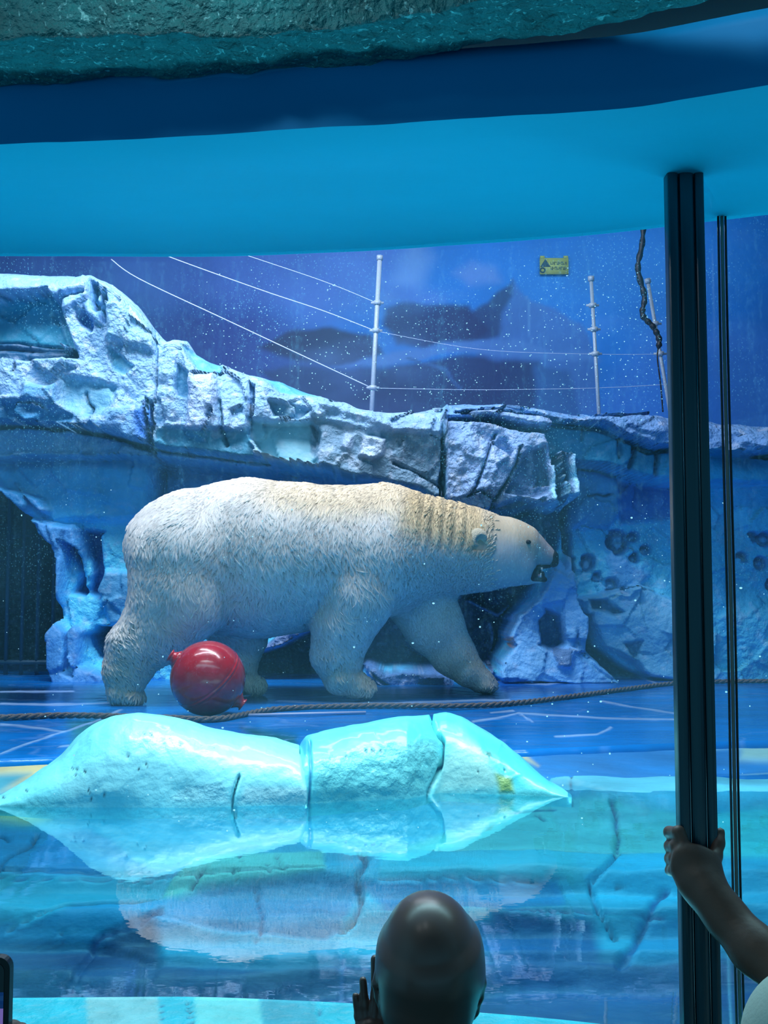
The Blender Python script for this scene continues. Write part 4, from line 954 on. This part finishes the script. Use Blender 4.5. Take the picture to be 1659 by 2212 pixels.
for pxy in ((1140, 1171),):
    h_, n_h = hit(*pxy)
    if h_:
        ball('eye', h_ + Vector((0, .003, 0)), .0155, M['nose'], bearE, (1.2, .8, .8))
        yc = by_(1139); ball('eye', Vector((h_.x + .02, 2 * yc - h_.y - .003, h_.z)), .0155, M['nose'], bearE, (1.2, .8, .8))
nose_p = [bc((1193, 1202, 0, 14), (1195, 1214, 0, 12), 1.15, .01)]
vN, qN = sdf(nose_p, .005); into(mesh_from('nose', smooth_mesh(vN, qN, 1), qN, M['nose']), bearE)
lin_p = [bc((1143, 1233, 0, 13), (1150, 1244, 0, 12), 2.0, .01), bc((1150, 1250, 0, 7), (1176, 1252, 0, 6), 1.6, .01), bc((1150, 1226, 0, 5), (1186, 1223, 0, 4.5), 2.2, .008), bc((1150, 1240, 0, 12), (1168, 1241, 0, 9), .9, .01)]
vN, qN = sdf(lin_p, .005); into(mesh_from('mouth_lining', vN, qN, M['mouth']), bearE)
vN, qN = sdf([bc((1146, 1245, 0, 6), (1166, 1244, -4, 5), 2.2, .01)], .004); into(mesh_from('tongue', vN, qN, M['tongue']), bearE)
for (x, y, dy, t_) in ((1167, 1247, -9, -16), (1170, 1226, 9, -16), (1167, 1247, -9, 16), (1170, 1226, 9, 16)):
    into(tube('tooth', [bp(x, y, t_), bp(x + 1, y + dy * .6, t_), bp(x + 1, y + dy, t_)], [.006, .004, .001], M['claw'], None, 8), bearE)
for (x, y, t0) in ((794, 1488, -72), (1064, 1484, 20), (296, 1507, -72), (557, 1484, 55)):
    for q in (-1.5, -.5, .5, 1.5):
        xx = x - abs(q) * 4
        into(tube('claw', [bp(xx - 2, y - 5, t0 + q * 15), bp(xx + 8, y - 4, t0 + q * 15), bp(xx + 16, y + 3, t0 + q * 15)], [.011, .0085, .002], M['claw'], None, 8), bearE)

# ------------------------------------------------------------------ red ball
rb = 80 / F * 4.71; cb = Vector((Pw(449, 1465, 4.72)[0], 4.72, ZP + .003 + rb))
ballE = empty('boomer_ball'); ballE.name = 'toy_ball'; ballE.location = cb - Vector((0, 0, rb)); tag(ballE, 'glossy red plastic ball with a moulded seam and two knobs beside the bear hind leg', 'ball')
ax = Vector((-.72, -.25, .62)).normalized(); ax = Vector((-.82, -.10, .50)).normalized()
zq = ax.to_track_quat('Z', 'Y').to_matrix()
vs = []; fs_ = []; rg, seg = 150, 150
seam_ax = Vector((-.70, -.52, -.52)).normalized()
for i in range(rg + 1):
    a = math.pi * i / rg
    for j in range(seg):
        b = 2 * math.pi * j / seg
        d = zq @ Vector((math.sin(a) * math.cos(b), math.sin(a) * math.sin(b), math.cos(a)))
        s = d.dot(Vector((-.55, -.42, .70)).normalized() if True else Vector((.62, -.38, .50)).normalized())
        q = abs(s - .0)
        e = .012 * math.exp(-((q / .022) ** 2)) - .012 * math.exp(-(((abs(q) - .05) / .018) ** 2))
        vs.append(cb + d * rb * (1 + e))
for i in range(rg):
    for j in range(seg): fs_.append((i * seg + j, (i + 1) * seg + j, (i + 1) * seg + (j + 1) % seg, i * seg + (j + 1) % seg))
into(mesh_from('ball_shell', vs, fs_, M['red']), ballE)
def knob(d):
    d = d.normalized()
    pr = []
    prof = [(.93, .050), (1.03, .034), (1.10, .024), (1.14, .023), (1.165, .030), (1.19, .029), (1.20, .010)]
    v, f = tube_data([cb + d * rb * a for a, r in prof], [r for a, r in prof], 20)
    into(mesh_py('knob', v, f, M['red']), ballE)
knob(Vector((-.80, -.12, .50))); knob(Vector((.78, .1, -.60)))

# ------------------------------------------------------------------ rope and pale strip on the platform
rp = [(-160, 1562), (0, 1557), (150, 1552), (350, 1557), (470, 1560), (600, 1538), (800, 1531), (1000, 1531), (1120, 1524), (1250, 1508), (1350, 1494), (1460, 1481), (1560, 1477), (1700, 1476)]
def floor_pt(px, py, z): 
    return Pw(px, py, float(ydepth(py, z)))
cen = catmull([Vector((*floor_pt(a, b, ZP)[:2], ZP + .014)) for a, b in rp], 34)
ropeE = empty('rope'); ropeE.location = cen[0]; tag(ropeE, 'long twisted grey brown rope lying across the blue floor in front of the bear', 'rope')
for s_ in range(3):
    pts = []; dist = 0
    for i, c in enumerate(cen):
        if i: dist += (c - cen[i - 1]).length
        t_ = (cen[min(i + 1, len(cen) - 1)] - cen[max(i - 1, 0)]).normalized(); sd_ = t_.cross(Vector((0, 0, 1))).normalized()
        a = dist * 55 + s_ * 2.094; pts.append(c + sd_ * math.cos(a) * .0062 + Vector((0, 0, 1)) * math.sin(a) * .0062)
    into(tube('rope_strand', pts, .0075, M['rope'], None, 7), ropeE)
a = floor_pt(535, 1549, ZP); b = floor_pt(790, 1543, ZP)  # pale line on the floor, drawn as a thin rod
o = tube('pale_rod', [Vector((a[0], a[1], ZP + .008)), Vector((b[0], b[1], ZP + .008))], .007, M['pale_line']); tag(o, 'thin pale rod on the floor right of the red ball', 'rod')

# ------------------------------------------------------------------ fence posts, wires, cable, sign
def depth_top(px): return 7.0
fence = empty('electric_fence'); tag(fence, 'row of thin frosted pipes with wires on top of the ice cliff', 'fence')
posts = [((820, 562), (803, 884), [655, 715, 838]), ((1277, 607), (1294, 900), [660, 712, 765]), ((1400, 612), (1449, 900), [700, 765])]
tops = []
for (tx_, ty_), (bx_, by2), cl in posts:
    A, Bt = V(tx_, ty_, 6.9), V(bx_, by2, 6.9); Bt2 = Bt - (A - Bt).normalized() * .2
    tube('fence_pipe', [A, Bt2], .0155 if tx_ == 820 else .012, M['galv'], fence, 12)
    mesh_py('pipe_cap', *tube_data([A, A + (A - Bt).normalized() * .03], .021, 12), M['galv'], True, fence)
    for cy_ in cl:
        t = (cy_ - ty_) / (by2 - ty_); c = A.lerp(Bt, t); d = (A - Bt).normalized()
        tube('clamp', [c - d * .012, c + d * .012], .026, M['galv'], fence, 12)
        tube('insulator', [c - Vector((.042, 0, 0)), c + Vector((.042, 0, 0))], .008, M['galv'], fence, 8)
def wire(pts, d=6.9, r=.0028):
    tube('fence_wire', catmull([V(a, b, d) for a, b in pts], 6), r, M['wire'], fence, 6)
wire([(240, 560), (300, 602), (480, 687), (640, 762), (803, 838)], 6.9, .0035)
wire([(250, 505), (345, 547), (560, 625), (700, 672), (811, 715)], 6.9, .0032)
wire([(300, 470), (505, 542), (700, 608), (815, 655)], 6.9, .0022)
wire([(803, 838), (1040, 842), (1290, 838), (1445, 830)], 6.9, .0016); wire([(811, 715), (1040, 755), (1286, 765), (1430, 765)], 6.9, .0014)
cb_pts = [V(a, b, 6.7) for a, b in [(1392, 430), (1388, 520), (1378, 580), (1392, 640), (1388, 680), (1410, 705), (1424, 735), (1420, 770), (1427, 830), (1432, 890)]]
v1 = tube_data(catmull(cb_pts, 8), [.012 + .009 * abs(math.sin(i * .9)) * (1 if i < 52 else .1) - (.008 if i > 52 else 0) for i in range((len(cb_pts) - 1) * 8 + 1)], 8)
o = mesh_py('cable', *v1, M['cable']); tag(o, 'knotted dark cable hanging beside the rightmost frosted pipe', 'cable')
sg = empty('warning_sign'); ctr_ = V(1197, 575, 9.17); sg.location = ctr_; tag(sg, 'small faded yellow warning sign high on the blue painted wall', 'sign')
sw, sh = 63 / F * 9.17 / 2, 36 / F * 9.17 / 2
into(box('sign_board', (ctr_.x - sw, 9.165, ctr_.z - sh), (ctr_.x + sw, 9.18, ctr_.z + sh), M['sign']), sg)
for ex in (-1, 1): into(box('sign_tab', (ctr_.x + ex * sw * .82 - .02, 9.165, ctr_.z + sh), (ctr_.x + ex * sw * .82 + .02, 9.178, ctr_.z + sh + .02), M['sign']), sg)
mk = []
for q in range(2):
    for k in range(8):
        x_ = ctr_.x - sw * .25 + k * sw * .145; zz0 = ctr_.z + sh * (.12 - q * .62)
        hgt_ = sh * .42
        mk.append(box_data((x_, 9.161, zz0), (x_ + sw * .02, 9.165, zz0 + hgt_))); mk.append(box_data((x_, 9.161, zz0 + hgt_ * (.2 + .3 * (k % 3))), (x_ + sw * .11, 9.165, zz0 + hgt_ * (.32 + .3 * (k % 3)))))
        if (k + q) % 2: mk.append(box_data((x_ + sw * .09, 9.161, zz0), (x_ + sw * .11, 9.165, zz0 + hgt_)))
v, f = merge(mk); into(mesh_py('lettering', v, f, M['sign_ink'], False), sg)
c = (ctr_.x - sw * .62, 9.163, ctr_.z + sh * .1)
v = [(c[0] - .045, 9.161, c[2] - .015), (c[0] + .045, 9.161, c[2] - .015), (c[0], 9.161, c[2] + .055), (c[0] - .045, 9.166, c[2] - .015), (c[0] + .045, 9.166, c[2] - .015), (c[0], 9.166, c[2] + .055)]
into(mesh_py('hazard_symbol', v, [(0, 1, 2), (3, 5, 4), (0, 3, 4, 1), (1, 4, 5, 2), (2, 5, 3, 0)], M['sign_ink'], False), sg)
ring_p = [(c[0] - .025 + .02 * math.cos(a), 9.162, c[2] - .045 + .02 * math.sin(a)) for a in np.linspace(0, 2 * math.pi, 17)]
into(tube('hazard_ring', ring_p, .006, M['sign_ink'], None, 6), sg)

# ------------------------------------------------------------------ people
def cp(a, b, ra, rb, sc=1, k=.02, op='+'): return (op, np.array(a, float), np.array(b, float), ra, rb, sc, k)
def ch(pts, k=.01, sc=1): return [cp(p[:3], q[:3], p[3], q[3], sc, k) for p, q in zip(pts[:-1], pts[1:])]
def join_mesh(name, parts, m):
    Vs, Qs, b = [], [], 0
    for v, q in parts: Vs.append(v); Qs.append(q + b); b += len(v)
    return mesh_from(name, np.concatenate(Vs), np.concatenate(Qs), m)
# child with shaved head: head from behind, left hand raised to the glass
hx, hy = .057, 1.40
topz = Pw(925, 1932, hy)[2]; kx = hy / F
H = []
def hp(px, py, dy=0): p = Pw(px, py, hy + dy); return p
H.append(cp(hp(930, 2062, .012), hp(930, 2085, .012), .0600, .0615, 1.35, .03))
H.append(cp(hp(926, 2006, -.004), hp(928, 2030, .0), .0385, .050, 1.35, .05))
H.append(cp(hp(928, 2110, .0), hp(926, 2150, .0), .0615, .0545, 1.2, .03))
H.append(cp(hp(915, 2180, .05), hp(905, 2250, .06), .048, .036, 1.0, .03))       # face, chin (towards the glass)
H.append(cp(hp(920, 2180, -.01), hp(924, 2300, -.015), .050, .044, 1, .03))     # nape, neck
H.append(cp(hp(870, 2145, .115), hp(868, 2165, .125), .008, .010, 1, .012))     # nose
H.append(cp(hp(845, 2120, .100), hp(900, 2120, .104), .010, .010, 1, .02))
# ears: shell standing off the skull behind a groove
for (ex, s) in ((1022, 1), (832, -1)):
    H.append(cp(hp(ex, 2125, .010), hp(ex - 3 * s, 2185, .016), .0090, .0075, 1.2, .006))
    H += [cp(hp(ex + a0 * s, b0, c0), hp(ex + a1 * s, b1, c1), .0052, .0052, 1, .004) for (a0, b0, c0), (a1, b1, c1) in zip(
        [(2, 2108, .002), (14, 2106, -.008), (20, 2124, -.010), (14, 2155, -.006), (4, 2186, .002)], [(14, 2106, -.008), (20, 2124, -.010), (14, 2155, -.006), (4, 2186, .002), (-2, 2196, .008)])]
    H.append(cp(hp(ex + 5 * s, 2124, -.016), hp(ex + 1 * s, 2170, -.014), .0052, .0045, 1, .003, '-'))
vh, qh = sdf(H, .0025, .02); vh = smooth_mesh(vh, qh, 2)
# torso, arms and legs
zN = hp(922, 2290)[2]; cx_ = hp(922, 2290)[0]; by0 = hy - .03
T_ = [cp((cx_, by0, zN + .03), (cx_, by0, zN - .05), .042, .05, 1, .03), cp((cx_ - .10, by0, zN - .085), (cx_ + .10, by0, zN - .085), .045, .045, .9, .04),
      cp((cx_ - .045, by0, zN - .14), (cx_ - .035, by0, zN - .42), .085, .08, .8, .05), cp((cx_ + .045, by0, zN - .14), (cx_ + .035, by0, zN - .42), .085, .08, .8, .05)]
for s in (-1, 1):
    T_ += ch([(cx_ + s * .055, by0, zN - .42, .07), (cx_ + s * .065, by0, zN - .66, .048), (cx_ + s * .065, by0 - .01, .07, .034)], .03)
    T_ += [cp((cx_ + s * .065, by0 - .02, .03), (cx_ + s * .075, by0 + .10, .025), .03, .024, 1, .02)]
T_ += ch([(cx_ + .12, by0, zN - .09, .038), (cx_ + .16, by0 - .01, zN - .28, .030), (cx_ + .15, by0 + .06, zN - .44, .022), (cx_ + .15, by0 + .09, zN - .50, .02)], .02)
wr = Pw(808, 2290, 1.43)
T_ += ch([(cx_ - .12, by0, zN - .09, .038), (cx_ - .17, by0 + .03, zN - .24, .031), (wr[0] - .01, wr[1] - .03, wr[2] - .08, .024), (wr[0], wr[1], wr[2], .019)], .02)
vt, qt = sdf(T_, .008, .02); vt = smooth_mesh(vt, qt, 1)
# raised left hand, seen from the back
def gp(px, py, d=.010): return Pw(px, py, 1.46 - d)
Hd = [cp(gp(800, 2235, .018), gp(806, 2275, .025), .020, .017, .55, .012), cp(gp(783, 2228, .018), gp(822, 2228, .018), .010, .012, .8, .012)]
fr = 1.46 / F
for pts in ([(783, 2232, 8), (774, 2195, 7), (768, 2152, 6)], [(792, 2225, 8.5), (788, 2170, 7.5), (784, 2118, 6.5)], [(806, 2222, 9), (812, 2150, 8.5), (810, 2072, 7.5)], [(820, 2225, 9), (830, 2160, 8), (836, 2100, 7)], [(822, 2255, 9), (845, 2235, 8), (860, 2205, 7)]):
    Hd += ch([(*gp(a, b, .012 if i else .016), r * 1.22 * fr) for i, (a, b, r) in enumerate(pts)], .004)
vd, qd = sdf(Hd, .0018, .012, .004); vd = smooth_mesh(vd, qd, 1)
o = empty('person'); o.location = (cx_, by0, 0); tag(o, 'child with a shaved head seen from behind, one hand raised toward the glass', 'person'); child = o
into(join_mesh('body', [(vh, qh), (vt, qt), (vd, qd)], M['skin_dark']), child)
G_ = [(p[0], p[1], p[2], p[3] + .007, p[4] + .007, p[5], p[6]) for p in T_[1:4]]
vg, qg = sdf(G_, .007); into(mesh_from('shirt', vg, qg, M['cloth_dark']), child)
G_ = []
for s in (-1, 1): G_ += ch([(cx_ + s * .045, by0, zN - .40, .085), (cx_ + s * .065, by0, zN - .66, .062), (cx_ + s * .065, by0, .22, .052)], .03)
vg, qg = sdf(G_, .008); into(mesh_from('trousers', vg, qg, M['cloth_dark']), child)

# second visitor: hand gripping the post, bare forearm, pale shirt at the corner of the frame
def rp_(px, py, y): return Pw(px, py, y)
s_ = 1.33 / F
A_ = [cp(rp_(1500, 1868, 1.333), rp_(1512, 1902, 1.328), 40 * s_, 34 * s_, .55, .012), cp(rp_(1478, 1848, 1.336), rp_(1528, 1862, 1.336), 22 * s_, 24 * s_, .6, .014), cp(rp_(1530, 1885, 1.330), rp_(1505, 1910, 1.325), 24 * s_, 30 * s_, .6, .014)]
A_ += [cp(rp_(1472, 1880, 1.337), rp_(1490, 1900, 1.332), 22 * s_, 26 * s_, .6, .014)]
fx_l = x0 - .0065
def fing(k1, k2, z, rr):   # knuckle on the back of the hand, bend beside the post, tip curled behind it
    return ch([(*rp_(k1[0], k1[1], 1.338), rr * 1.15), (*rp_(k2[0], k2[1], 1.348), rr * 1.05), (fx_l - .001, 1.375, z, rr), (x0 + .006, yBk + rr + .001, z - .004, rr * .95), (x0 + .020, yBk + rr + .001, z - .008, rr * .85)], .004)
for (k1, k2, r_) in (((1482, 1838), (1466, 1798), 13), ((1474, 1856), (1461, 1828), 12.5), ((1470, 1872), (1457, 1855), 12), ((1472, 1888), (1456, 1880), 11)):
    A_ += fing(k1, k2, rp_(k2[0], k2[1], 1.375)[2], r_ * s_)
A_ += ch([(*rp_(1530, 1880, 1.335), 20 * s_), (*rp_(1545, 1850, 1.345), 14 * s_), (*rp_(1552, 1822, 1.355), 12.5 * s_), (*rp_(1556, 1798, 1.362), 10.5 * s_)], .006)
A_ += ch([(*rp_(1516, 1900, 1.325), 34 * s_), (*rp_(1537, 1938, 1.315), 35 * s_), (*rp_(1572, 1985, 1.30), 38 * s_), (*rp_(1630, 2050, 1.27), 44 * s_), (*rp_(1730, 2138, 1.22), 50 * s_)], .02)
elb = rp_(1730, 2138, 1.22)
sh_ = np.array([.60, 1.02, 1.13])
va, qa = sdf(A_, .0021, .012, .006); va = smooth_mesh(va, qa, 2)
bx2, by2_ = .63, 1.0; zn = 1.22
SHO = rp_(1775, 2262, 1.10)
T2 = ch([(*elb, 50 * s_), (elb[0] + .03, elb[1] - .05, elb[2] - .01, .034), (*SHO, .045), (.60, 1.03, 1.12, .05)], .02)
T2 += [cp((bx2 - .10, by2_, zn - .09), (bx2 + .14, by2_, zn - .09), .05, .05, .9, .04), cp((bx2 - .03, by2_, zn - .16), (bx2 - .02, by2_, zn - .50), .10, .10, .8, .05), cp((bx2 + .06, by2_, zn - .16), (bx2 + .05, by2_, zn - .50), .10, .10, .8, .05),
       cp((bx2 + .02, by2_, zn - .05), (bx2 + .02, by2_ + .01, zn + .06), .045, .042, 1, .03), cp((bx2 + .04, by2_ + .03, zn + .16), (bx2 + .04, by2_ + .03, zn + .20), .075, .075, 1.2, .03), cp((bx2 + .04, by2_ + .06, zn + .10), (bx2 + .04, by2_ + .08, zn + .07), .05, .04, 1, .03),
       cp((bx2 + .04, by2_ + .14, zn + .14), (bx2 + .04, by2_ + .15, zn + .125), .01, .012, 1, .01)]
for s in (-1, 1):
    T2 += ch([(bx2 + .02 + s * .065, by2_, zn - .50, .08), (bx2 + .02 + s * .075, by2_, zn - .80, .055), (bx2 + .02 + s * .075, by2_ - .01, .08, .04)], .03)
    T2 += [cp((bx2 + .02 + s * .075, by2_ - .02, .035), (bx2 + .02 + s * .085, by2_ + .12, .028), .035, .026, 1, .02)]
T2 += ch([(bx2 + .17, by2_, zn - .10, .042), (bx2 + .22, by2_ - .01, zn - .34, .034), (bx2 + .20, by2_ + .08, zn - .54, .026), (bx2 + .19, by2_ + .12, zn - .60, .024)], .02)
vt, qt = sdf(T2, .008, .02); vt = smooth_mesh(vt, qt, 1)
pr = empty('person'); pr.location = (bx2, by2_, 0); tag(pr, 'visitor in a pale shirt at the right edge gripping the dark post with one hand', 'person')
into(join_mesh('body', [(va, qa), (vt, qt)], M['skin']), pr)
G_ = [cp((bx2 - .10, by2_, zn - .09), (bx2 + .14, by2_, zn - .09), .062, .062, .95, .04), cp((bx2 - .04, by2_, zn - .16), (bx2 - .03, by2_, zn - .58), .116, .122, .85, .05), cp((bx2 + .07, by2_, zn - .16), (bx2 + .06, by2_, zn - .58), .116, .122, .85, .05),
      cp(SHO, SHO + np.array([.06, -.02, .01]), .078, .072, 1, .03), cp((bx2 + .16, by2_, zn - .10), (bx2 + .20, by2_, zn - .24), .056, .052, 1, .03)]
vg, qg = sdf(G_, .007); into(mesh_from('shirt', smooth_mesh(vg, qg, 2), qg, M['shirt']), pr)
G_ = []
for s in (-1, 1): G_ += ch([(bx2 + .02 + s * .05, by2_, zn - .50, .10), (bx2 + .02 + s * .075, by2_, zn - .80, .07), (bx2 + .02 + s * .075, by2_, .22, .058)], .03)
vg, qg = sdf(G_, .009); into(mesh_from('trousers', vg, qg, M['cloth_dark']), pr)

# third visitor: only the phone and finger reach into the frame at lower left
ph = empty('smartphone'); yp = 1.0
c0 = Pw(22, 2068, yp); pw_, ph_ = .074, .152; X1 = c0[0]; Z1 = c0[2]; X0 = X1 - pw_; Z0 = Z1 - ph_
ph.location = ((X0 + X1) / 2, yp, Z0); tag(ph, 'dark cased smartphone held up at the lower left corner, screen lit', 'phone')
def rrect(x0, x1, z0, z1, y0, y1, r, n=6):
    pts = []
    for (cx, cz, a0) in ((x1 - r, z1 - r, 0), (x0 + r, z1 - r, 90), (x0 + r, z0 + r, 180), (x1 - r, z0 + r, 270)):
        for k in range(n + 1):
            a = math.radians(a0 + 90 * k / n); pts.append((cx + r * math.cos(a), cz + r * math.sin(a)))
    m = len(pts); v = [(a, y0, b) for a, b in pts] + [(a, y1, b) for a, b in pts]
    f = [tuple(range(m)), tuple(range(2 * m - 1, m - 1, -1))] + [(i, m + i, m + (i + 1) % m, (i + 1) % m) for i in range(m)]
    me = bpy.data.meshes.new('m'); me.from_pydata(v, [], f); me.update(); return me
def rr_obj(name, m, par, *a):
    me = rrect(*a); me.name = name; me.materials.append(m); o = bpy.data.objects.new(name, me); C.objects.link(o); return into(o, par)
rr_obj('case', M['black'], ph, X0, X1, Z0, Z1, yp, yp + .010, .011)
scr = mat('phone_screen_black', (4, 8, 14), rough=.08)
pic1 = mat('phone_screen_blue', (4, 20, 50), rough=.1, emit=((10, 44, 90), 1.0)); pic2 = mat('phone_screen_lilac', (40, 40, 70), rough=.1, emit=((104, 92, 160), 1.0))
rr_obj('screen', scr, ph, X0 + .005, X1 - .005, Z0 + .005, Z1 - .005, yp - .0006, yp, .008)
zA, zB = Pw(10, 2143, yp)[2], Pw(10, 2178, yp)[2]
into(box('camera_preview', (X0 + .005, yp - .0009, zB), (X1 - .005, yp - .0006, zA), pic1), ph); into(box('camera_preview', (X0 + .005, yp - .0009, Z0 + .02), (X1 - .005, yp - .0006, zB), pic2), ph)
zc = Z0 + .085
A3 = [cp((X0 + .035, yp + .028, Z0 + .03), (X0 + .040, yp + .026, Z0 + .06), .026, .028, .55, .015)]
for q in range(4): A3 += ch([(X0 + .03, yp + .026, Z0 + .02 + q * .018, .010), (X1 - .004, yp + .021, Z0 + .022 + q * .019, .0085), (X1 + .008, yp + .010, Z0 + .024 + q * .019, .008), (X1 + .004, yp - .007, Z0 + .026 + q * .019, .007)], .004)
A3 += ch([(X0 + .01, yp + .026, Z0 + .02, .013), (X0 - .010, yp + .008, Z0 + .05, .010), (X0 - .002, yp - .009, Z0 + .08, .008)], .005)
wr3 = (X0 + .02, yp - .0 + .02, Z0 - .05)
A3 += ch([(X0 + .035, yp + .028, Z0 + .03, .026), (*wr3, .023)], .015)
va, qa = sdf(A3, .003, .012, .006)
bx3, by3 = -.80, .72; zn3 = 1.15
T3 = ch([(*wr3, .023), (bx3 + .20, by3 + .10, .88, .034), (bx3 + .17, by3, 1.02, .042)], .02)
T3 += [cp((bx3 - .15, by3, zn3 - .09), (bx3 + .15, by3, zn3 - .09), .05, .05, .9, .04), cp((bx3, by3, zn3 - .16), (bx3, by3, zn3 - .50), .14, .13, .7, .05), cp((bx3, by3, zn3 - .05), (bx3, by3, zn3 + .05), .045, .045, 1, .03),
       cp((bx3, by3 + .02, zn3 + .13), (bx3, by3 + .02, zn3 + .17), .075, .078, 1.2, .03), cp((bx3, by3 + .05, zn3 + .08), (bx3, by3 + .06, zn3 + .06), .05, .04, 1, .03)]
for s in (-1, 1):
    T3 += ch([(bx3 + s * .07, by3, zn3 - .52, .085), (bx3 + s * .08, by3, zn3 - .80, .055), (bx3 + s * .08, by3, .08, .04)], .03) + [cp((bx3 + s * .08, by3 - .02, .035), (bx3 + s * .09, by3 + .13, .028), .035, .026, 1, .02)]
T3 += ch([(bx3 - .18, by3, zn3 - .10, .042), (bx3 - .22, by3, zn3 - .34, .034), (bx3 - .20, by3 + .08, zn3 - .56, .026)], .02)
vt, qt = sdf(T3, .009, .02)
p3 = empty('person'); p3.location = (bx3, by3, 0); tag(p3, 'visitor beyond the lower left corner whose fingers hold the phone', 'person')
into(join_mesh('body', [(va, qa), (vt, qt)], M['skin']), p3)
G_ = [cp((bx3 - .15, by3, zn3 - .09), (bx3 + .15, by3, zn3 - .09), .062, .062, .95, .04), cp((bx3, by3, zn3 - .16), (bx3, by3, zn3 - .56), .156, .15, .75, .05)]
vg, qg = sdf(G_, .009); into(mesh_from('shirt', vg, qg, M['cloth_dark']), p3)
